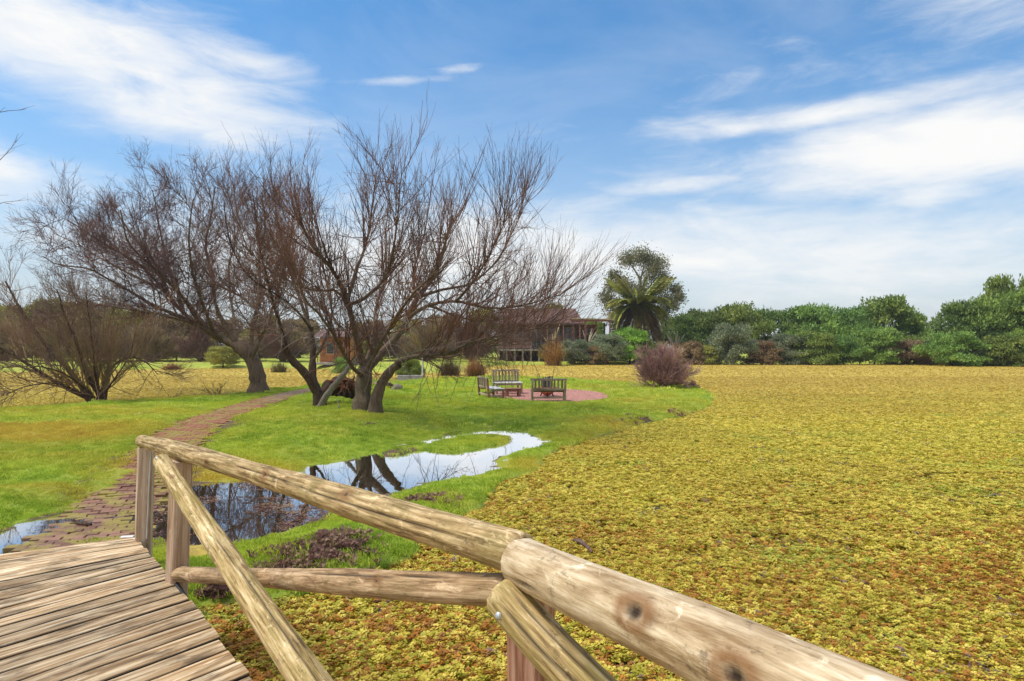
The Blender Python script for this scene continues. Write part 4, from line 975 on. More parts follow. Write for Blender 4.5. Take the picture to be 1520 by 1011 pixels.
# 3. the big rounded tree behind, leaning left from the water's edge
spec3 = [(.36, .30, [(384, 586, 0), (382, 560, 0), (374, 535, 0), (362, 520, 0), (352, 514, .1)]),
         (.26, .18, [(354, 515, .1), (331, 504, .2), (310, 492, .2), (292, 480, .2)]),
         (.14, .03, [(297, 484, .2), (267, 460, .4), (247, 432, .8), (232, 393, 1.2), (213, 369, 1.5), (183, 330, 1.8), (163, 296, 2.0)]),
         (.13, .02, [(292, 480, .2), (232, 455, -.4), (198, 435, -.9), (148, 407, -1.4), (128, 397, -1.6), (86, 392, -1.8), (64, 379, -1.9)]),
         (.10, .02, [(250, 438, .8), (208, 393, 0), (163, 366, -.7), (128, 340, -1.4), (98, 322, -1.8)]),
         (.13, .03, [(272, 466, .4), (262, 427, 1.2), (247, 385, 2.0), (237, 338, 2.6), (226, 280, 3.0)]),
         (.15, .03, [(354, 515, .1), (322, 460, .2), (316, 407, .2), (306, 366, .2), (316, 312, .2), (320, 276, .2)]),
         (.15, .03, [(372, 532, 0), (376, 481, .4), (388, 437, .8), (385, 385, 1.2), (395, 334, 1.5), (390, 289, 1.7)]),
         (.10, .02, [(331, 504, .2), (290, 482, -1.2), (237, 467, -2.0), (173, 457, -2.6), (142, 452, -2.9), (104, 450, -3.1)]),
         (.12, .03, [(320, 498, .2), (300, 450, -1.4), (285, 400, -2.4), (280, 352, -3.0), (285, 296, -3.4)]),
         (.12, .03, [(300, 486, .2), (270, 440, -1.6), (230, 400, -2.6), (190, 360, -3.4), (180, 312, -3.9)]),
         (.12, .03, [(352, 514, .1), (345, 460, 2.0), (340, 400, 3.2), (350, 352, 4.0), (345, 304, 4.4)]),
         (.11, .03, [(310, 492, .2), (280, 450, 2.2), (240, 410, 3.6), (190, 384, 4.4), (150, 344, 5.0)]),
         (.10, .03, [(374, 535, 0), (400, 470, -1.4), (420, 410, -2.4), (432, 360, -3.0), (440, 312, -3.4)]),
         (.09, .02, [(247, 432, .8), (190, 405, 1.8), (140, 376, 2.8), (114, 360, 3.4), (80, 344, 3.8)])]
def crown3(P, r_):
    P, r_ = P[2:], r_[2:]
    a, ra = spawn(P, r_, 15, (.1, 1), (25, 70), (1.0, 2.2), .16, .02, 7, .45, .014, .034, .09, .3)
    b, rb = spawn(a, ra, 9, (.12, 1), (22, 52), (.7, 1.6), .15, .02, 6, .6, .009, .016, .10, .3)
    c, rc = spawn(b, rb, 5.2, (.1, 1), (22, 50), (.35, .95), .12, .02, 5, .6, .0055, .009, .10, .3)
    d, rd = spawn(c, rc, 1.7, (.2, 1), (20, 50), (.2, .45), .1, .02, 3, .7, .005, .006, .08, .2)
    dr, rdr = spawn(P[:, 2:], r_[:, 2:], 16, (.05, .6), (40, 110), (.8, 2.0), -.25, -.10, 7, .3, .007, .012, .14, .2)
    dr2, rdr2 = spawn(dr, rdr, 4, (.2, 1), (20, 60), (.3, .8), -.1, -.06, 4, .6, .005, .007, .1, .2)
    return [('crown', [(a, ra, 5), (b, rb, 4), (c, rc, 3), (d, rd, 3)], M_twig2), ('drooping_twigs', [(dr, rdr, 4), (dr2, rdr2, 3)], M_twigmix)]
bare_tree('bare_tree', 'large round headed leafless tree leaning left at the back edge of the lawn', (383, 584), .15, spec3, crown3, None, 1, M_bark)

# 4. the sprawling thicket tree on the left bank
spec4 = [(.10, .03, [(142, 598, 0), (130, 590, 0), (98, 575, -.2), (69, 559, -.4), (38, 540, -.6), (12, 524, -.8), (-30, 505, -1.0)]),
         (.11, .03, [(143, 598, 0), (133, 585, 0), (113, 564, .2), (98, 544, .3), (78, 524, .4), (52, 492, .5), (28, 455, .6), (8, 418, .7)]),
         (.10, .02, [(146, 598, 0), (148, 585, -.1), (127, 556, -.3), (116, 520, -.5), (96, 475, -.8), (82, 432, -1.0)]),
         (.09, .015, [(149, 598, 0), (156, 585, 0), (157, 562, .2), (174, 538, .5), (200, 531, .8), (220, 541, 1.0), (232, 556, 1.1)]),
         (.08, .015, [(146, 590, 0), (145, 562, .5), (146, 527, .9), (160, 487, 1.3), (173, 452, 1.5)]),
         (.06, .012, [(130, 590, 0), (87, 570, -1.0), (43, 573, -1.6), (4, 588, -2.0), (-20, 596, -2.2)]),
         (.06, .012, [(140, 590, 0), (105, 560, -1.2), (66, 545, -2.0), (20, 545, -2.6), (-25, 550, -3)]),
         (.07, .012, [(150, 590, 0), (172, 560, -.8), (195, 525, -1.2), (205, 490, -1.5)]),
         (.07, .012, [(146, 590, 0), (130, 545, 1.2), (90, 500, 2.0), (40, 470, 2.6), (-10, 440, 3)]),
         (.06, .012, [(146, 590, 0), (140, 540, -.9), (136, 490, -1.4), (128, 440, -1.8)])]
def crown4(P, r_):
    a, ra = spawn(P, r_, 17, (.12, 1), (20, 65), (1.0, 2.5), .30, .04, 6, .5, .012, .026, .08, .3)
    b, rb = spawn(a, ra, 7, (.15, 1), (15, 45), (.5, 1.3), .25, .04, 5, .6, .007, .011, .08, .3)
    c, rc = spawn(b, rb, 4, (.1, 1), (15, 45), (.25, .7), .15, .02, 4, .6, .0045, .007, .1, .3)
    lo, rl = spawn(P, r_, 10, (.1, .95), (40, 95), (.8, 2.0), -.3, -.03, 6, .4, .008, .014, .12, .2)
    l2, rl2 = spawn(lo, rl, 4, (.2, 1), (20, 60), (.2, .6), 0, 0, 4, .6, .005, .007, .1, .2)
    st, rs_ = spawn(P[:, :5], r_[:, :5], 7, (.0, .8), (10, 40), (1.6, 3.2), .7, .03, 7, .25, .010, .018, .06, .2)
    s2, rs2 = spawn(st, rs_, 7, (.2, 1), (12, 35), (.4, 1.1), .3, .03, 4, .6, .005, .008, .07, .3)
    return [('crown', [(a, ra, 4), (b, rb, 3), (c, rc, 3), (lo, rl, 4), (l2, rl2, 3)], M_twigmix), ('young_shoots', [(st, rs_, 4), (s2, rs2, 3)], M_twigolive)]
bare_tree('bare_tree', 'low sprawling leafless tree with many stems on the left bank', (142, 596), .12, spec4, crown4, None, 4, M_barkdark)

# 5. a tree just outside the left edge: only its outermost twigs reach into view
spec5 = [(.20, .15, [(-190, 668, 0), (-195, 560, 0), (-185, 440, 0), (-170, 330, 0)]),
         (.05,   .003, [(-172, 340, 0), (-120, 250, -.3), (-60, 190, -.5), (-10, 173, -.6), (30, 170, -.6)]),
         (.045,   .003, [(-180, 400, 0), (-110, 320, .4), (-50, 270, .6), (0, 235, .7), (22, 207, .7)]),
         (.045,   .003, [(-183, 430, 0), (-110, 360, -.4), (-50, 320, -.6), (0, 306, -.7), (28, 300, -.8)]),
         (.10, .01, [(-170, 335, 0), (-200, 230, .4), (-190, 120, .6), (-170, 20, .8)]),
         (.05, .01, [(-175, 360, 0), (-260, 270, 0), (-330, 200, 0), (-380, 100, 0)])]
def crown5(P, r_):
    P, r_ = P[1:], r_[1:]
    a, ra = spawn(P[:, :11], r_[:, :11], 9, (.3, 1), (20, 55), (.5, 1.3), .2, .03, 5, .5, .004, .007, .08, .5)
    b, rb = spawn(a, ra, 3, (.2, 1), (20, 45), (.2, .6), .1, .02, 4, .6, .004, .006, .08, .3)
    c, rc = spawn(P, r_, 4, (.82, 1), (15, 40), (.15, .4), .1, .0, 3, .8, .0035, .005, .08, .3)
    return [('crown', [(a, ra, 4), (b, rb, 3), (c, rc, 3)], M_twig)]
bare_tree('bare_tree', 'leafless tree past the left edge with only thin twig tips showing against the cloud', (-190, 668), .25, spec5, crown5, None, 1)

def twig_bush(name, label, px, py, zg, w, h, n, mat, group=None, up=.5, per=(8, 5), fine=.006, cat='shrub', bark=None):
    """leafless shrub: n stems from the base, each splitting into fine twigs; w, h in metres"""
    bx, by = gr(px, py, zg); z = gz(bx, by) if by < 42 else farz(bx, by)
    root = empty(name, (bx, by, z)); tag(root, label, cat, group)
    a = rng.uniform(0, 6.28, n); el_ = rng.uniform(.12, 1.45, n)
    d = np.stack([np.cos(a) * np.cos(el_) * w / 2, np.sin(a) * np.cos(el_) * w / 2, np.sin(el_) * h], 1) * rng.uniform(.65, 1.0, n)[:, None]
    t = np.linspace(0, 1, 7)[None, :, None]; P = d[:, None] * t * .72; P[:, :, 2] += (t[..., 0] ** .7 - t[..., 0]) * h * .10
    P[:, :, :2] += rng.normal(0, .04 * w, (n, 1, 2)) * .5; P += np.cumsum(rng.normal(0, .01 * h, P.shape), 1); P[:, 0, 2] = -.05
    rr_ = np.linspace(1, .35, 7)[None] * rng.uniform(.010, .022, n)[:, None] * (h / 2)
    sL = h * .28
    b, rb = spawn(P, rr_, per[0], (.25, 1), (15, 45), (sL * .6, sL * 1.3), up * .5, .03, 5, .6, fine * 1.3, .02, .07, .3)
    c, rc = spawn(b, rb, per[1], (.1, 1), (15, 45), (sL * .3, sL * .8), up * .4, .03, 4, .6, fine, fine * 1.6, .08, .3)
    V, Fq = tubes(P, rr_, 5); link('stems', fastmesh('stems', V, Fq, True), bark or M_bark, root)
    V, Fq = joinvf([tubes(b, rb, 3), tubes(c, rc, 3)]); link('crown', fastmesh('crown', V, Fq), mat, root)
    return root
twig_bush('bare_shrub', 'rounded plum brown leafless shrub at the tip of the lawn', 985, 578, .12, 3.5, 2.4, 60, M_twigred, None, .5, (12, 8), .010, bark=M_twigolive)
twig_bush('bare_shrub', 'low plum brown twiggy mound beside the rounded shrub by the water', 1026, 578.5, .05, 1.25, .42, 45, M_twigred, None, .2, (10, 6), .008)
twig_bush('dead_branch', 'sparse leaning dead twigs between the two left trees at the waterline', 322, 588, .02, 2.8, 1.5, 7, M_twigolive, None, .1, (4, 3), .008, 'branch')

# ------------------------------------------------------------------ leafy trees, shrubs and far growth
def crown_mesh(seed, ncl, per, leaf, flat=1.0, low=.12, sparse=1.0, asp=.5):
    """unit crown (radius 1 across, height 1): clumps of small bent leaves"""
    r_ = np.random.default_rng(seed); V, Fc = [], []
    a = r_.uniform(0, 6.28, ncl); u = r_.uniform(0, 1, ncl); zc = low + (.90 - low) * r_.uniform(0, 1, ncl) ** .8
    prof = np.sqrt(np.clip(1 - ((zc - .38) / .62) ** 2, .05, 1)); rad = .80 * prof * u ** .42
    cen = np.stack([np.cos(a) * rad, np.sin(a) * rad, zc], 1)
    cr = r_.uniform(.16, .30, ncl) * sparse
    C = np.repeat(cen, per, 0); K = np.repeat(cr, per)[:, None]; n = len(C)
    dv = norm(r_.normal(size=(n, 3))); dv[:, 2] = np.where(dv[:, 2] < -.35, -dv[:, 2] * .6, dv[:, 2])
    p = C + dv * K * (r_.uniform(.45, 1.05, (n, 1))) * np.array([1, 1, .48 * flat])
    p[:, 2] = np.maximum(p[:, 2], .015)
    x = norm(r_.normal(size=(n, 3)) + dv * .4); y = norm(np.cross(x, r_.normal(size=(n, 3)) + np.array([0, 0, .8])))
    l = leaf * r_.uniform(.6, 1.35, (n, 1)); w = l * asp; up = np.cross(x, y)
    q = np.stack([p, p + x * l * .5 + y * w * .5 + up * l * .12, p + x * l, p + x * l * .5 - y * w * .5 + up * l * .12], 1)
    return fastmesh('crown', q.reshape(-1, 3), np.arange(n * 4).reshape(-1, 4))
CRW = [crown_mesh(21, 80, 170, .064), crown_mesh(22, 95, 150, .062, .9), crown_mesh(23, 66, 200, .066, 1.1), crown_mesh(24, 110, 130, .058, .8)]
CSP = [crown_mesh(31, 34, 150, .07, 1.0, .35, .8), crown_mesh(32, 40, 130, .065, .9, .3, .75)]
for c_ in CRW + CSP: c_.materials.append(L_mid)
def trunk_mesh():
    m_ = 6; P = np.zeros((5, m_, 3)); t = np.linspace(0, 1, m_)
    P[0, :, 2] = t * .5 - .02
    for i in range(1, 5):
        a = i * 1.6 + .4; P[i, :, 0] = math.cos(a) * t * .5; P[i, :, 1] = math.sin(a) * t * .5; P[i, :, 2] = .18 + .1 * (i % 2) + t * .45
    rr_ = np.stack([.05 - .02 * t] + [.026 - .018 * t] * 4)
    V, Fq = tubes(P, rr_, 7); me = fastmesh('trunk', V, Fq, True); me.materials.append(M_barkdark); return me
TRK = trunk_mesh()
nleafy = 0
def leafy(name, label, px, base_py, top_py, wpx, mat, group=None, d=None, mesh=None, cat='tree', trunk=True, depth=1.0):
    """a leafy tree or shrub: px centre, photo rows of foot and top, width in photo pixels; d = distance"""
    global nleafy
    d = d or F * (CAMZ - .3) / (base_py - CY)
    x = (px - CX) / F * d; z = farz(x, d) if d > 42 else gz(x, d)
    h = (CAMZ - (top_py - CY) / F * d) - z; w = wpx / F * d
    root = empty(name, (x, d, z), rng.uniform(0, 6.28)); tag(root, label, cat, group)
    o = bpy.data.objects.new('crown', mesh or CRW[nleafy % 4]); COL.objects.link(o); o.parent = root
    o.scale = (w / 2 * 1.22, w / 2 * depth * 1.22, h * 1.05); o.material_slots[0].link = 'OBJECT'; o.material_slots[0].material = mat
    if trunk:
        k = bpy.data.objects.new('trunk', TRK); COL.objects.link(k); k.parent = root; k.scale = (w / 2, w / 2, h)
    nleafy += 1
    return root
G1 = 'trees of the far right bank'
for row in [
    (1012, 541, 470, 70, L_dark, 84, 'dark evergreen tree at the left end of the right bank, behind the plum shrub'),
    (1048, 541, 461, 86, L_dark, 86, 'dark evergreen tree second from the palm on the far bank'),
    (1096, 541, 456, 92, L_mid, 86, 'broad mid green evergreen above the grey green bush on the far bank'),
    (1152, 541, 461, 80, L_dark, 88, 'shadowy dark evergreen with thin top in the middle of the far treeline'),
    (1205, 541, 455, 88, L_mid, 86, 'bushy green tree near the centre of the far treeline'),
    (1258, 541, 457, 82, L_dark, 86, 'dark green tree left of the tallest far crown'),
    (1312, 541, 446, 100, L_mid, 86, 'tallest crown of the far treeline, just left of the gap of sky'),
    (1352, 541, 466, 46, L_dark, 85, 'narrow dark tree at the left side of the sky gap'),
    (1426, 543, 452, 84, L_dark, 74, 'dark feathery tree at the right side of the sky gap'),
    (1470, 543, 440, 100, L_mid, 73, 'wide green tree second from the right edge'),
    (1500, 543, 417, 80, L_mid, 74, 'tall tree with the highest tip near the right edge'),
    (1540, 543, 428, 110, L_mid, 70, 'large green tree cut by the right edge'),
    (1640, 543, 430, 120, L_dark, 70, 'large dark tree outside the right edge')]:
    if row[0] < 1600: leafy('evergreen_tree', row[6], row[0], row[1], row[2], row[3], row[4], G1, row[5])
G2 = 'bushes along the far right water edge'
for row in [
    (1022, 541.5, 508, 50, L_brown, 'brownish low bush at the waterline behind the plum shrub'),
    (1052, 541.5, 512, 44, L_olive, 'olive waterside bush left of the grey green one'),
    (1086, 541.5, 484, 66, L_grey, 'tall grey green bush on the far waterline'),
    (1130, 541.5, 506, 58, L_brown, 'dull brown waterside bush right of the grey green one'),
    (1168, 541.5, 498, 60, L_grey, 'silvery bush below the thin topped dark tree'),
    (1205, 541.5, 492, 76, L_mid, 'wide light green bush in the middle of the far waterline'),
    (1252, 541.5, 500, 62, L_dark, 'dark green waterside bush right of the light green one'),
    (1298, 541.5, 488, 70, L_mid, 'mid green bush below the tallest far crown'),
    (1346, 541.5, 506, 60, L_brown, 'brown twiggy bush under the sky gap'),
    (1378, 541.5, 512, 40, L_olive, 'small olive bush in the bottom of the sky gap'),
    (1412, 543.5, 496, 84, L_mid, 'bright green round bush at the foot of the sky gap'),
    (1455, 543.5, 510, 50, L_grey, 'dull grey green bush right of the bright round bush'),
    (1492, 544, 500, 74, L_mid, 'green waterside bush near the right edge'),
    (1530, 544, 490, 70, L_mid, 'fresh green bush cut by the right edge')]:
    leafy('waterside_bush', row[5], row[0], row[1], row[2], row[3], row[4], G2, F * CAMZ / (row[1] - CY) + .6, cat='shrub')
G3 = 'shrubs by the stilt house'
leafy('leafy_shrub', 'blue green shrub right of the straw coloured pampas clump', 853, 541, 506, 44, L_grey, G3, 73, cat='shrub')
leafy('leafy_shrub', 'grey green shrub with brown stems in front of the pergola', 902, 541, 497, 56, L_grey, G3, 73.4, cat='shrub')
leafy('leafy_shrub', 'low brown shrub at the foot of the grey green one', 884, 541.5, 514, 30, L_brown, G3, 72.8, cat='shrub')
leafy('leafy_shrub', 'large bright green shrub below the palm', 935, 541, 487, 62, L_bright, G3, 75, cat='shrub')
leafy('leafy_shrub', 'dark green shrub between the palm and the plum shrub', 968, 541, 508, 46, L_dark, G3, 74, cat='shrub')
leafy('leafy_shrub', 'dark bush under the veranda end', 812, 540, 512, 26, L_olive, G3, 76, cat='shrub')
G4 = 'trees behind the stilt house'
leafy('leafy_tree', 'olive green tree rising over the house roof', 822, 538, 453, 44, L_olive, G4, 92)
leafy('leafy_tree', 'rounded olive tree behind the left half of the roof', 786, 538, 457, 50, L_olive, G4, 94)
leafy('leafy_tree', 'dull green tree left of the stilt house', 716, 538, 462, 60, L_olive, G4, 90)
leafy('leafy_tree', 'brownish green tree seen under the long right limb', 660, 540, 468, 66, L_brown, G4, 88)
leafy('leafy_tree', 'olive bushy tree behind the forked trunks', 604, 540, 475, 66, L_olive, G4, 86)
leafy('leafy_tree', 'tree between the house and the palm', 880, 538, 474, 40, L_mid, G4, 90)
G5 = 'brown and olive thicket behind the left water'
for i, (px, top, w, mt, dd, lb) in enumerate([
    (-40, 452, 90, L_brown, 92, 'brown thicket tree at the far left edge'), (28, 455, 84, L_olive, 90, 'olive thicket tree behind the sprawling tree at the left edge'),
    (85, 448, 80, L_olive, 94, 'green tinged thicket tree above the sprawling stems'), (140, 450, 76, L_brown, 92, 'brown thicket tree between the two left trees'),
    (190, 462, 70, L_olive, 90, 'lower olive thicket tree left of the leaning trunk'), (240, 470, 76, L_brown, 88, 'brown thicket under the leaning limb'),
    (285, 476, 64, L_olive, 90, 'olive thicket left of the round bush'), (335, 474, 70, L_brown, 92, 'brown thicket behind the round bush'),
    (395, 472, 70, L_olive, 92, 'olive thicket right of the leaning trunk'), (445, 474, 66, L_brown, 90, 'brown thicket behind the half fallen tree'),
    (545, 478, 70, L_brown, 88, 'brown thicket right of the orange cabin')]):
    leafy('thicket_tree', lb, px, 536, top, w, mt, G5, dd, None)
G6 = 'low bushes at the foot of the left thicket'
for px, top, w, mt, dd, lb in [
    (-30, 498, 70, L_brown, 70, 'low brown bush at the far left edge beyond the water'), (30, 502, 62, L_olive, 72, 'low olive bush behind the longest leaning stem'),
    (80, 496, 64, L_brown, 74, 'low brown bush behind the middle of the sprawling tree'), (128, 500, 60, L_olive, 72, 'low olive bush behind the base of the sprawling tree'),
    (178, 502, 58, L_brown, 74, 'low brown bush right of the sprawling tree'), (222, 498, 56, L_olive, 75, 'low olive bush in the open gap between the left trees'),
    (262, 500, 52, L_brown, 74, 'low brown bush left of the round yellow green bush'), (300, 504, 44, L_olive, 76, 'low olive bush touching the round yellow green bush'),
    (372, 500, 60, L_brown, 74, 'low brown bush behind the trunk of the round headed tree'), (428, 500, 56, L_olive, 74, 'low olive bush left of the orange cabin'),
    (548, 504, 50, L_olive, 72, 'low olive bush right of the orange cabin'), (592, 498, 56, L_brown, 76, 'low brown bush behind the green gate shrub'),
    (644, 500, 56, L_olive, 78, 'low olive bush behind the dark reed clump'), (694, 496, 56, L_brown, 80, 'low brown bush left of the stilt house')]:
    leafy('low_bush', lb, px, 537, top, w, mt, G6, dd, cat='shrub')
G7 = 'leafless thickets beyond the left water'
for px, h_, lb in [(10, 6.6, 'leafless brown thicket at the left edge above the water'), (70, 7.0, 'tall leafless thicket behind the sprawling tree'), (165, 6.0, 'leafless thicket just right of the sprawling tree'), (225, 5.6, 'leafless brown thicket between the left trees'),
                   (300, 5.2, 'leafless thicket above the round bush'), (420, 5.6, 'leafless thicket left of the orange cabin'), (560, 6.0, 'leafless thicket right of the orange cabin'), (630, 6.2, 'leafless thicket over the green gate shrub'), (700, 6.0, 'leafless thicket beside the stilt house')]:
    twig_bush('bare_thicket', lb, px, 537.5, .35, 9, h_, 40, M_twigolive if px % 20 else M_twig2, G7, .4, (10, 7), .018)
leafy('round_bush', 'round yellow green bush on the strip of grass beyond the left water', 331, 543.5, 514, 46, L_olive, None, 61, cat='shrub')
leafy('leafy_shrub', 'dense dark green shrub beside the white gate post', 606, 562, 531, 42, L_mid, None, 40.5, cat='shrub')
leafy('leafy_shrub', 'small blue green shrub in front of the orange cabin', 507, 553, 530, 24, L_mid, None, 50, cat='shrub')

def grass_clump(name, label, px, base_py, hpx, wpx, n, mat, d=None, plumes=0, plume_mat=None, group=None, cat='grass clump', parts='blades'):
    d = d or F * (CAMZ - .1) / (base_py - CY); x = (px - CX) / F * d; z = gz(x, d) if d < 42 else farz(x, d)
    z = max(z, -.02); h = hpx / F * d; w = wpx / F * d
    root = empty(name, (x, d, z)); tag(root, label, cat, group)
    def blades(n, hh, ww, width, droop):
        a = rng.uniform(0, 6.28, n); sp = rng.uniform(0, 1, n) ** .7; m_ = 5; t = np.linspace(0, 1, m_)
        hx = hh * rng.uniform(.55, 1.05, n) * (1 - .35 * sp)
        out = ww / 2 * sp * rng.uniform(.6, 1.1, n)
        r_ = out[:, None] * (.25 * t + .75 * t ** 2)[None]
        P = np.stack([np.cos(a)[:, None] * r_, np.sin(a)[:, None] * r_, hx[:, None] * (t - droop * sp[:, None] * t ** 3)], -1)
        P[:, :, :2] += rng.normal(0, ww * .07, (n, 1, 2))
        side = np.stack([-np.sin(a), np.cos(a), 0 * a], -1)[:, None] * (width * np.array([1, 1, .8, .5, .1]))[None, :, None]
        V = np.stack([P - side, P + side], 2).reshape(n, -1, 3)
        b = np.arange(m_ - 1) * 2; q = np.stack([b, b + 1, b + 3, b + 2], -1)
        return V.reshape(-1, 3), (q[None] + (np.arange(n) * m_ * 2)[:, None, None]).reshape(-1, 4), P
    V, Fq, P = blades(n, h, w, .012 * d / 40, .35)
    link(parts, fastmesh(parts, V, Fq), mat, root)
    for i in range(plumes):
        a = rng.uniform(0, 6.28); rr_ = rng.uniform(.1, .5) * w; top = h * rng.uniform(.85, 1.25)
        C = smoothpath([(0, 0, 0), (math.cos(a) * rr_ * .3, math.sin(a) * rr_ * .3, top * .6), (math.cos(a) * rr_, math.sin(a) * rr_, top)], 9)
        R_ = np.array([.2, .2, .2, .2, .25, .8, 1.0, .7, .1]) * .045 * d / 40
        V, Fq = tubes(C[None], R_[None], 6); link('plume', fastmesh('plume', V, Fq, True), plume_mat or L_plume, root)
    return root
grass_clump('pampas_grass', 'orange straw grass clump at the water edge left of the benches', 705, 563.5, 40, 66, 1100, L_straw, 40)
grass_clump('pampas_grass', 'tall orange straw pampas clump in front of the house', 821, 543, 54, 60, 1500, L_straw, 70, 5)
grass_clump('reed_clump', 'dark olive reed clump left of the orange grass', 668, 556, 32, 80, 1000, L_reed, 46)
grass_clump('pampas_grass', 'pale feathery pampas beside the pergola steps', 872, 541, 40, 34, 500, L_reed, 75.5, 9)
grass_clump('pampas_grass', 'pampas with long cream plumes leaning right behind the plum shrub', 1003, 541, 38, 40, 500, L_reed, 77, 9)
grass_clump('reed_clump', 'brown reeds at the water behind the leaning trunk', 415, 553, 22, 60, 420, L_reed, 52)
grass_clump('reed_clump', 'yellowed reeds at the foot of the left thicket', 255, 549, 14, 70, 420, L_straw, 58)
grass_clump('sedge_tuft', 'tuft of taller green grass at the tip of the near bank', 570, 829, 32, 60, 150, L_bright, None, cat='grass clump')
grass_clump('sedge_tuft', 'small dark weed at the waterline under the cross rail', 300, 893, 22, 40, 70, L_mid, None, cat='grass clump')

# palm and eucalyptus
def palm():
    d = 78.0; x = (947 - CX) / F * d; z = farz(x, d)
    root = empty('palm_tree', (x, d, z)); tag(root, 'stout date palm with drooping brown lower fronds beside the pergola', 'palm')
    ch = (CAMZ - (458 - CY) / F * d) - z
    m_ = 24; t = np.linspace(0, 1, m_); P = np.stack([0 * t, 0 * t, t * ch - .05], -1)
    rr_ = .42 + .10 * (np.arange(m_) % 2) + .12 * np.exp(-(1 - t) * 6)
    V, Fq = tubes(P[None], rr_[None], 12); link('trunk', fastmesh('trunk', V, Fq, True), M_bark, root)
    def frond(L, droop, rise, seed):
        r_ = np.random.default_rng(seed); m2 = 16; t = np.linspace(0, 1, m2)
        C = np.stack([L * t * (1 - .25 * droop * t), 0 * t, L * (rise * t - droop * t ** 2)], -1)
        V, Fq = tubes(C[None], (.05 * (1 - .85 * t))[None], 4); vs, fs = [V], [Fq]; o_ = len(V)
        for i in range(2, m2):
            for j in range(3):
                f = (i - j / 3) / (m2 - 1); c = np.array([np.interp(f, t, C[:, q]) for q in range(3)]); ll = L * .17 * math.sin(math.pi * (.15 + .8 * f)) + .08
                for sg in (-1, 1):
                    tip = c + np.array([ll * .75, sg * ll * .75, -.25 * ll + r_.uniform(-.1, .1)])
                    wv = np.array([.10, -sg * .06, .02])
                    vs.append(np.stack([c - wv, c + wv, tip + wv * .2, tip - wv * .2])); fs.append(np.arange(4)[None] + o_); o_ += 4
        return fastmesh('frond', np.vstack(vs), np.vstack(fs))
    kinds = [frond(4.2, .30, 1.10, 1), frond(4.8, .75, .80, 2), frond(5.0, 1.05, .50, 3), frond(4.6, 1.25, .0, 4), frond(3.9, .95, -.75, 5)]
    for i, k in enumerate(kinds): k.materials.append(L_palm if i < 3 else L_palmdry)
    nf = 120
    for i in range(nf):
        k = min(4, int(5 * (i / nf) ** 1.0)); o = link('frond', kinds[k], None, root)
        o.location = (0, 0, ch + .2 - .25 * k * .3); o.rotation_euler = (0, random.uniform(-.12, .12), i * 2.39996 + random.uniform(-.2, .2))
        s_ = random.uniform(.85, 1.12); o.scale = (s_, s_, s_)
    me = MB()
    for i in range(40):
        a = random.uniform(0, 6.28); me.box((math.cos(a) * .55, math.sin(a) * .55, ch - random.uniform(.1, 1.1)), (.25, .25, .3), None, .04)
    me.build('fruit_stalks', L_straw, root)
palm()
def eucalyptus():
    d = 88.0; x = (962 - CX) / F * d; z = farz(x, d); root = empty('eucalyptus_tree', (x, d, z)); tag(root, 'tall thin crowned gum tree rising behind the palm', 'tree')
    Q = lambda px, py, dz=0: (*(np.array(at(px, py, d + dz)) - np.array([x, d, z])),)
    specs = [(.35, .16, [(962, 541, 0), (957, 490, 0), (952, 440, 0), (950, 410, 0)]), (.16, .04, [(951, 415, 0), (940, 398, .5), (930, 385, 1), (928, 380, 1)]), (.15, .04, [(952, 430, 0), (964, 405, -1), (972, 392, -1.5), (975, 386, -2)]),
             (.14, .04, [(955, 470, 0), (980, 455, -.5), (996, 438, -1), (1006, 428, -1)]), (.13, .04, [(952, 440, 0), (930, 425, 1.5), (915, 412, 2), (908, 408, 2)]), (.12, .04, [(956, 480, 0), (920, 455, 1), (905, 445, 1.5), (900, 440, 2)]), (.13, .04, [(950, 420, 0), (955, 395, .5), (952, 380, .5), (950, 378, .5)])]
    for i, (r0, r1, pts) in enumerate(specs):
        C = smoothpath([Q(*p) for p in pts], 8); V, Fq = tubes(C[None], np.linspace(r0, r1, 8)[None], 7); link('trunk' if i == 0 else 'limb', fastmesh('limb', V, Fq, True), M_barkgrey, root)
    n = 0; Vs = []
    for px, py, rr_, cnt in [(932, 384, 9, 420), (948, 379, 10, 480), (962, 383, 8, 380), (975, 392, 10, 520), (968, 404, 11, 520), (985, 412, 6, 220), (912, 408, 7, 320), (922, 420, 9, 420), (906, 424, 6, 260), (900, 440, 8, 380), (910, 452, 9, 400), (978, 426, 11, 520), (990, 445, 8, 340),
                         (1003, 428, 6, 300), (1008, 440, 5, 260), (998, 452, 7, 300), (985, 462, 9, 420), (960, 440, 12, 480), (972, 470, 10, 420), (940, 430, 10, 380), (915, 470, 8, 260)]:
        cnt = int(cnt * 2.5); c = np.array(Q(px, py, rng.uniform(-2, 2))); s_ = rr_ / F * d * 1.15
        p = c + rng.normal(size=(cnt, 3)) * s_ * np.array([.75, .9, .62]); l = rng.uniform(.18, .40, (cnt, 1)); xx = norm(rng.normal(size=(cnt, 3)) * np.array([.7, .7, .4]) + np.array([0, 0, -.8])); yy = norm(np.cross(xx, rng.normal(size=(cnt, 3))))
        Vs.append(np.stack([p, p + xx * l * .5 + yy * l * .2, p + xx * l, p + xx * l * .5 - yy * l * .2], 1).reshape(-1, 3)); n += cnt
    link('crown', fastmesh('crown', np.vstack(Vs), np.arange(n * 4).reshape(-1, 4)), L_euc, root)
eucalyptus()

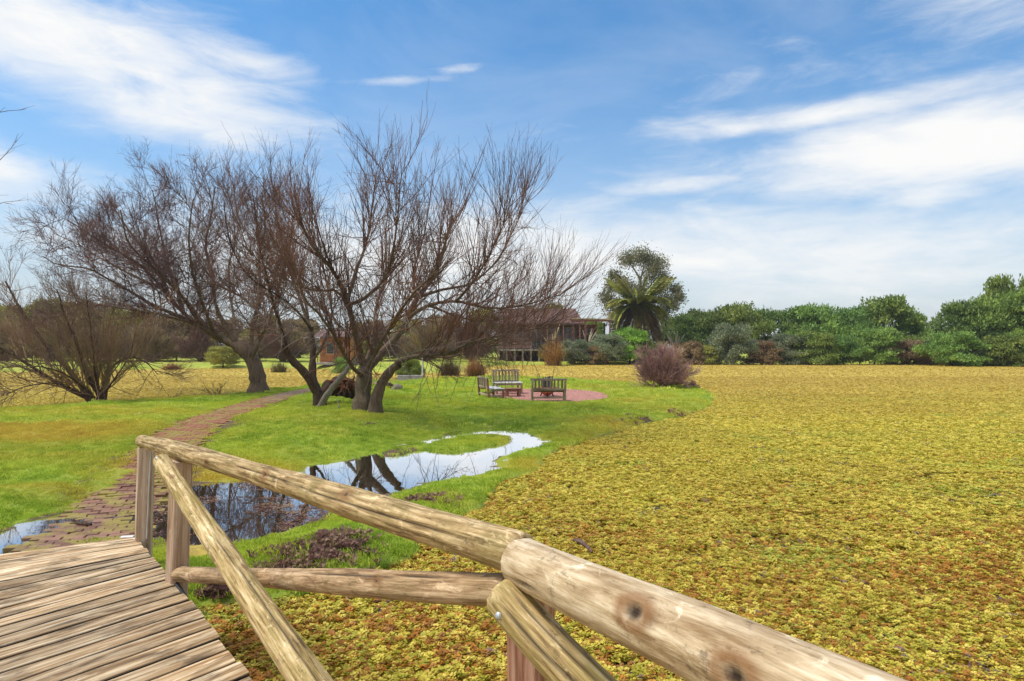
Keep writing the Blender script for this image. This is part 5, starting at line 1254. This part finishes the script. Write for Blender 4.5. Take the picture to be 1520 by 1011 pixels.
# ------------------------------------------------------------------ buildings on the far bank
def house():
    d = 77.0; s_ = d / F; x0 = (738 - CX) * s_; z = .33
    X = lambda px: (px - CX) * s_; Z = lambda py: CAMZ - (py - CY) * s_
    root = empty('stilt_house', (X(800), d, z)); tag(root, 'red roofed timber house on stilts with a railed veranda across the water', 'house'); root.rotation_euler = (0, 0, R(0))
    inv_ = Matrix.Translation(root.location).inverted()
    def b(mb, name, mat, par=None):
        o = mb.build(name, mat); o.parent = par or root
        if par is None: o.matrix_parent_inverse = inv_
        return o
    def sub(mb, name, mat, par):
        o = mb.build(name, mat); o.parent = par; return o
    zf = Z(518); zt = Z(478)
    b(MB().box(((X(738) + X(862)) / 2, d + 3.2, zf - .12), (X(862) - X(738), 7.6, .24)), 'deck', M_pale)
    b(MB().box(((X(742) + X(858)) / 2, d + 4.2, (zf + zt) / 2 + .05), (X(858) - X(742), 5.2, zt - zf + .1)), 'wall', M_wall)
    mb = MB(); ym, yr, ye = d - .9, d + 3.4, d + 7.6
    for sg in (0,):
        vs = [mb.bm.verts.new(p) for p in [(X(733), ym, zt - .15), (X(866), ym, zt - .15), (X(858), yr, Z(456)), (X(744), yr, Z(456)), (X(733), ye, zt - .15), (X(866), ye, zt - .15), (X(733), ym, zt - .32), (X(866), ym, zt - .32)]]
        for f in ((0, 1, 2, 3), (3, 2, 5, 4), (0, 3, 4), (1, 5, 2), (6, 7, 1, 0)): mb.bm.faces.new([vs[i] for i in f])
    roof = b(mb, 'roof', M_roof)
    mb = MB()
    for i in range(28): px = 735 + i * 4.75; mb.bar((X(px), ym - .02, zt - .11), (X(744 + (px - 733) * 114 / 133), yr, Z(456) + .04), .07, .05)
    tag(sub(mb, 'roof_ribs', M_roof, roof), kind='stuff')
    for px in (739, 752, 764, 776, 788, 800, 812, 836, 860):
        b(MB().box((X(px), d - .45 + .6 * (px % 5) / 5, (Z(537) + zf) / 2 - .2), (.22, .22, zf - Z(537) + .3)), 'stilt', M_pale)
    for px in (739, 764, 788, 812, 836, 860): b(MB().box((X(px), d - .42, (zf + zt) / 2), (.16, .16, zt - zf)), 'veranda_post', M_rail_h)
    rl = b(MB().box(((X(739) + X(788)) / 2, d - .5, Z(503)), (X(788) - X(739), .08, .1), None).box(((X(739) + X(788)) / 2, d - .5, Z(516)), (X(788) - X(739), .06, .08)), 'railing', M_rail_h)
    for i in range(26): sub(MB().box((X(740.5) + i * (X(787) - X(740.5)) / 25, d - .5, Z(509.5)), (.09, .04, Z(503) - Z(516))), 'baluster', M_rail_h, rl)
    for px, w_, wd in ((752, 12, 'window'), (776, 12, 'window'), (797, 13, 'door'), (824, 14, 'window'), (848, 12, 'window')):
        h0 = Z(516) if wd == 'door' else Z(506); h1 = Z(486)
        fr = b(MB().box((X(px), d + 1.57, (h0 + h1) / 2), (w_ * s_ + .16, .08, h1 - h0 + .16)), wd, M_pale)
        sub(MB().box((X(px) - w_ * s_ / 4 - .02, d + 1.52, (h0 + h1) / 2), (w_ * s_ / 2 - .06, .05, h1 - h0)), 'pane', M_glass, fr)
        sub(MB().box((X(px) + w_ * s_ / 4 + .02, d + 1.52, (h0 + h1) / 2), (w_ * s_ / 2 - .06, .05, h1 - h0)), 'pane', M_glass, fr)
    b(MB().box(((X(740) + X(860)) / 2, d + 4.5, (zf + .2) / 2 - .12), (X(860) - X(740), .2, zf - .3)), 'underfloor_shade', M_barkdark)  # dark panel added to stand for the shade beneath the raised floor
    # steps down to the lawn at the right end
    for i in range(4): b(MB().box((X(816), d - .95 - .28 * i, zf - .2 - .27 * i), (1.2, .3, .07)), 'step', M_pale)
    # pergola
    r2_ = empty('pergola', (X(884), d, z)); tag(r2_, 'red posted veranda pergola with a flat reed roof beside the palm', 'pergola')
    inv2 = Matrix.Translation(r2_.location).inverted()
    def c(mb, name, mat):
        o = mb.build(name, mat); o.parent = r2_; o.matrix_parent_inverse = inv2; return o
    c(MB().box(((X(846) + X(909)) / 2, d + 2.0, Z(474)), (X(909) - X(846), 5.4, .12), Matrix.Rotation(R(1.0), 3, 'Y')), 'reed_roof', M_pergroof)
    c(MB().box(((X(848) + X(907)) / 2, d - .55, Z(476.5)), (X(907) - X(848), .14, .2)), 'beam', M_wallr)
    for px, dy, w_ in ((868, -.5, .24), (886, .6, .14), (904.5, -.5, .18), (850, -.4, .18), (868, 4, .2), (904, 4, .2)):
        c(MB().box((X(px), d + dy, (Z(540) + Z(477)) / 2), (w_, w_, Z(477) - Z(540))), 'post', M_wallr)
    c(MB().box((X(876), d + 4.6, (Z(525) + Z(480)) / 2), (X(893) - X(858), .2, Z(480) - Z(525))), 'back_wall', M_wallr)
    c(MB().box((X(881), d + 4.45, (Z(520) + Z(486)) / 2), (.8, .1, Z(486) - Z(520))), 'door', M_glass)
    c(MB().box(((X(848) + X(906)) / 2, d + 2, Z(521)), (X(906) - X(848), 5.2, .2)), 'deck', M_pale)
house()
def cabin():
    d = 60.0; s_ = d / F; X = lambda px: (px - CX) * s_; Z = lambda py: CAMZ - (py - CY) * s_
    root = empty('timber_cabin', (X(500), d, .3)); tag(root, 'small orange timber cabin on a raised platform behind the half fallen tree', 'cabin')
    inv_ = Matrix.Translation(root.location).inverted()
    def b(mb, name, mat, par=None):
        o = mb.build(name, mat); o.parent = par or root
        if par is None: o.matrix_parent_inverse = inv_
        return o
    zf = Z(538)
    b(MB().box((X(498), d + 1.2, zf - .1), (X(526) - X(468), 4.2, .2)), 'platform', M_concrete)
    w_ = b(MB().box((X(495), d + 2.2, (zf + Z(500)) / 2), (X(519) - X(470), 2.4, Z(500) - zf)), 'wall', M_orange)
    for i in range(13): b(MB().box((X(472) + i * (X(517) - X(472)) / 12, d + .98, (zf + Z(500)) / 2), (.18, .04, Z(501) - zf - .03)), 'board', M_orange, w_)
    mb = MB(); vs = [mb.bm.verts.new(p) for p in [(X(466), d - .2, Z(500)), (X(523), d - .2, Z(500)), (X(520), d + 2.2, Z(487)), (X(469), d + 2.2, Z(487)), (X(466), d + 4.4, Z(500)), (X(523), d + 4.4, Z(500))]]
    for f in ((0, 1, 2, 3), (3, 2, 5, 4), (0, 3, 4), (1, 5, 2), (0, 4, 5, 1)): mb.bm.faces.new([vs[i] for i in f])
    b(mb, 'roof', M_roof)
    fr = b(MB().box((X(486), d + .95, (Z(527) + Z(508)) / 2), (.75, .09, Z(508) - Z(527))), 'window', M_pale); b(MB().box((X(486), d + .9, (Z(527) + Z(508)) / 2), (.6, .06, Z(510) - Z(525))), 'pane', M_glass, fr)
    rl = b(MB().box((X(498), d - .8, Z(526)), (X(525) - X(471), .07, .08)), 'railing', M_orange)
    for i in range(15): b(MB().box((X(471.5) + i * (X(524.5) - X(471.5)) / 14, d - .8, (zf + Z(526)) / 2), (.07, .05, Z(526) - zf)), 'baluster', M_orange, rl)
    for px in (471, 489, 507, 525): b(MB().box((X(px), d - .6, (zf + .1) / 2 - .05), (.16, .16, zf - .2)), 'stilt', M_barkdark)
cabin()
# gate post and low wall where the path reaches the back channel
x_, y_ = gr(627, 565, .12)
gp_ = empty('gate_post', (x_, y_, gz(x_, y_))); tag(gp_, 'slim white post at the water end of the brick path', 'post')
MB().box((0, 0, .62), (.075, .075, 1.3), None, .01).build('shaft', M_white, gp_); MB().box((0, 0, 1.29), (.10, .10, .04), None, .01).build('cap', M_white, gp_)
x_, y_ = gr(609, 565, .12)
MBw = MB().box((0, 0, .12), (1.5, .18, .42), None, .02); wl = MBw.build('low_wall', M_concrete); wl.location = (x_, y_ + .05, gz(x_, y_)); tag(wl, 'low grey wall beside the white gate post', 'wall')

# ------------------------------------------------------------------ benches, table and fire bowl on the gravel circle
n_ = 64; pv = [(0, 0, .014)] + [(PATIO_R[0] * q * math.cos(i * 2 * math.pi / n_) * (1 + .02 * math.sin(i * 1.7)), PATIO_R[1] * q * math.sin(i * 2 * math.pi / n_) * (1 + .02 * math.sin(i * 1.7)), zz) for q, zz in ((.5, .02), (.97, .016), (1.02, -.06)) for i in range(n_)]
pf = [(0, 1 + i, 1 + (i + 1) % n_) for i in range(n_)] + [(1 + k * n_ + i, 1 + (k + 1) * n_ + i, 1 + (k + 1) * n_ + (i + 1) % n_, 1 + k * n_ + (i + 1) % n_) for k in range(2) for i in range(n_)]
me = bpy.data.meshes.new('gravel_circle'); me.from_pydata(pv, [], pf); me.materials.append(M_gravel)
pt = link('gravel_circle', me); pt.location = (*PATIO_C, .20); tag(pt, kind='structure')
PZT = .218
bm = bmesh.new(); bmesh.ops.create_icosphere(bm, subdivisions=1, radius=1); me = bpy.data.meshes.new('pebble'); bm.to_mesh(me); bm.free(); me.materials.append(mat_plain('pebble', (.46, .23, .19), .4, 30, .85)); peb = bpy.data.objects.new('pebble', me)
q = rng.uniform(-1, 1, (16000, 2)); q = q[(q * q).sum(1) < 1]
tag(scatter('gravel', np.c_[q * PATIO_R + PATIO_C, np.full(len(q), PZT)], rng.uniform(.010, .026, len(q)), peb), 'loose pink gravel of the sitting circle', 'gravel', kind='stuff')

def timber(name, a, b_, w, h, mat, root):
    a, b_ = Vector(a), Vector(b_); dv = b_ - a; L_ = dv.length
    bm = bmesh.new(); lay = bm.verts.layers.float_vector.new('lc')
    bmesh.ops.create_cube(bm, size=1, matrix=Matrix.Diagonal((L_, w, h, 1))); bmesh.ops.bevel(bm, geom=bm.edges[:], offset=.005, segments=1, affect='EDGES')
    for v in bm.verts: v[lay] = v.co + Vector((random.uniform(0, 0), 0, 0))
    qm = dv.to_track_quat('X', 'Z').to_matrix().to_4x4(); bmesh.ops.transform(bm, matrix=Matrix.Translation((a + b_) / 2) @ qm, verts=bm.verts[:])
    me = bpy.data.meshes.new(name); bm.to_mesh(me); bm.free(); me.materials.append(mat); return link(name, me, None, root)
def bench(label, loc, rz, L_, hb, hs, dep, mat, seatmat, nsl=8, redleg=None):
    """faces local -y; the back stands along local x at y = 0"""
    root = empty('garden_bench', loc, rz); tag(root, label, 'bench', 'benches round the gravel circle')
    lw = .07
    for sx in (-1, 1):
        timber('leg', (sx * (L_ / 2 - lw / 2), 0, -.03), (sx * (L_ / 2 - lw / 2), .06, hb), lw, lw, redleg or mat, root)
        timber('leg', (sx * (L_ / 2 - lw / 2), -dep, -.03), (sx * (L_ / 2 - lw / 2), -dep, hs - .03), lw, lw, redleg or mat, root)
        timber('side_rail', (sx * (L_ / 2 - lw / 2), -dep + .035, .14), (sx * (L_ / 2 - lw / 2), -.035, .14), .04, .05, mat, root)
        timber('side_rail', (sx * (L_ / 2 - lw / 2), -dep, hs - .06), (sx * (L_ / 2 - lw / 2), -.035, hs - .06), .04, .06, mat, root)
    timber('top_rail', (-L_ / 2 - .03, .062, hb + .02), (L_ / 2 + .03, .062, hb + .02), .05, .07, mat, root)
    timber('back_rail', (-L_ / 2 + lw, .015, hs + .03), (L_ / 2 - lw, .015, hs + .03), .045, .075, mat, root)
    timber('stretcher', (-L_ / 2 + lw, .0, .15), (L_ / 2 - lw, .0, .15), .045, .06, mat, root)
    timber('front_rail', (-L_ / 2 + lw, -dep, hs - .06), (L_ / 2 - lw, -dep, hs - .06), .04, .07, mat, root)
    for i in range(nsl):
        x = -L_ / 2 + lw + (L_ - 2 * lw) * (i + .5) / nsl
        timber('back_slat', (x, .020, hs + .065), (x, .060, hb - .012), .062, .025, mat, root)
    for i in range(5):
        y = -dep - .03 + (dep + .01) * (i + .5) / 5
        timber('seat_slat', (-L_ / 2 - .02, y, hs), (L_ / 2 + .02, y, hs), dep / 5 - .012, .028, seatmat, root)
    return root
zb = .205
bench('grey garden bench seen from behind, nearest on the gravel circle', (*gr(814.5, 597, zb), zb), R(180), 1.16, .74, .40, .46, M_bench, M_bench, 8)
bench('bleached grey bench at the back left of the gravel circle, facing right', (at(751, 560, 25.2)[0], 25.25, zb), R(14), 1.05, .90, .46, .55, M_bench, M_seat, 7)
bench('brown legged bench turned side on at the left of the gravel circle', (at(719.5, 560, 22.9)[0] - .02, 22.95, zb), R(106), 1.5, .72, .38, .52, M_bench, M_seat, 8, M_benchred)
tx, ty = gr(761.5, 589.5, zb)
tb = empty('low_table', (tx, ty + .15, zb), R(8)); tag(tb, 'low reddish wooden table between the two left benches', 'table')
for sx in (-1, 1):
    for sy in (-1, 1): timber('leg', (sx * .22, sy * .2, -.02), (sx * .22, sy * .2, .28), .08, .08, M_benchred, tb)
for i in range(4): timber('top_slat', (-.29, -.21 + i * .14, .30), (.29, -.21 + i * .14, .30), .132, .035, M_benchred, tb)
for sy in (-1, 1): timber('apron', (-.18, sy * .2, .24), (.18, sy * .2, .24), .035, .08, M_benchred, tb)
for sx in (-1, 1): timber('apron', (sx * .22, -.16, .24), (sx * .22, .16, .24), .035, .08, M_benchred, tb)
fx, fy = at(812, 560, 23.6)[0], 23.6
fb = empty('fire_bowl', (fx, fy, zb)); tag(fb, 'terracotta fire bowl with upright charred sticks behind the front bench', 'fire bowl')
MB().lathe([(.0, .06), (.10, .06), (.22, .14), (.32, .26), (.36, .33), (.38, .34), (.38, .36), (.34, .36), (.30, .27), (.2, .17), (.0, .12)], 28).build('bowl', M_terra, fb, True)
st = MB(); [st.bar((math.cos(a) * .30, math.sin(a) * .30, -.02), (math.cos(a) * .2, math.sin(a) * .2, .17), .035) for a in (.5, 2.6, 4.7)]; st.build('stand', M_black, fb)
for i in range(11):
    a = i * .571 * 2; r_ = .10 + .08 * (i % 2)
    C = smoothpath([(math.cos(a) * r_ * .8, math.sin(a) * r_ * .6, .16), (math.cos(a) * r_ * 1.1, math.sin(a) * r_, .45), (math.cos(a) * r_ * 1.15 + random.uniform(-.04, .04), math.sin(a) * r_, .68 + random.uniform(-.05, .10))], 6)
    V, Fq = tubes(C[None], np.linspace(.040, .030, 6)[None], 7); link('stick', fastmesh('stick', V, Fq, True), M_ash, fb)

# ------------------------------------------------------------------ small things
def lump(name, label, cat, loc, size, mat, seed, sub=3):
    bm = bmesh.new(); bmesh.ops.create_icosphere(bm, subdivisions=sub, radius=1)
    for v in bm.verts:
        k = 1 + .28 * mnoise.noise(v.co * 1.3 + Vector((seed, 0, 0))) + .12 * mnoise.noise(v.co * 3.5 + Vector((seed, 5, 0))); v.co = Vector((v.co.x * size[0] * k, v.co.y * size[1] * k, max(v.co.z, -.5) * size[2] * k))
    me = bpy.data.meshes.new(name); bm.to_mesh(me); bm.free()
    me.polygons.foreach_set('use_smooth', np.ones(len(me.polygons), bool))
    o = link(name, me, mat); o.location = loc; tag(o, label, cat); return o
x_, y_ = gr(293, 828, .06); lump('flat_stone', 'flat ochre stone at the puddle edge behind the second post', 'stone', (x_, y_, gz(x_, y_) + .01), (.24, .19, .07), M_stone, 3)
x_, y_ = gr(590, 580, .2); lump('cut_stump', 'small grey log stump right of the forked trunks', 'stump', (x_, y_, gz(x_, y_) + .08), (.24, .2, .2), M_barkgrey, 9)
x_, y_ = gr(572, 577, .2); lump('cut_stump', 'dark log lying just behind the forked trunks', 'stump', (x_, y_, gz(x_, y_) + .08), (.34, .2, .17), M_barkdark, 12)
C = smoothpath([(*at(851, 801, 6.75), .014), (*at(862, 807, 6.6), .022), (*at(873, 816, 6.45), .020), (*at(879, 824, 6.35), .012)], 14)
C[:, 2] = np.array([.015, .02, .028, .035, .04, .042, .042, .04, .037, .032, .026, .02, .016, .012])
M_drift = mat_bark('driftwood', (.10, .06, .05), (.24, .15, .12), 2.0)
V, Fq = tubes(C[None, :, :3], (C[:, 3] * (1 + .15 * rng.normal(size=14)))[None], 8); tag(link('driftwood', fastmesh('driftwood', V, Fq, True), M_drift), 'small purplish piece of driftwood floating on the fern just past the handrail', 'driftwood')
C = smoothpath([(*gr(113, 776, .05), .05, .02), (*gr(122, 778, .05), .055, .024), (*gr(135, 779, .05), .05, .018)], 8)
V, Fq = tubes(C[None, :, :3], C[None, :, 3], 7); tag(link('stick', fastmesh('stick', V, Fq, True), M_barkdark), 'short dark stick lying in the flooded brick path', 'stick')
C = smoothpath([(*gr(497, 616, .3), .33, .02), (*gr(503, 609, .3), .42, .016), (*gr(500, 604, .3), .52, .008)], 8)
V, Fq = tubes(C[None, :, :3], C[None, :, 3], 6); tag(link('stick', fastmesh('stick', V, Fq, True), M_barkgrey), 'small upright stick on the grass left of the forked trunks', 'stick')

# ------------------------------------------------------------------ the thin haze over the far bank
m, t = newmat('haze')
vol = t.nodes.new('ShaderNodeVolumePrincipled'); vol.inputs['Color'].default_value = (.86, .89, .93, 1); vol.inputs['Density'].default_value = .00035; vol.inputs['Anisotropy'].default_value = .2
out = t.nodes.new('ShaderNodeOutputMaterial'); t.links.new(vol.outputs[0], out.inputs['Volume'])
hz = MB().box((0, 0, 8.5), (4700, 4700, 19.5)).build('haze', m); tag(hz, kind='stuff')
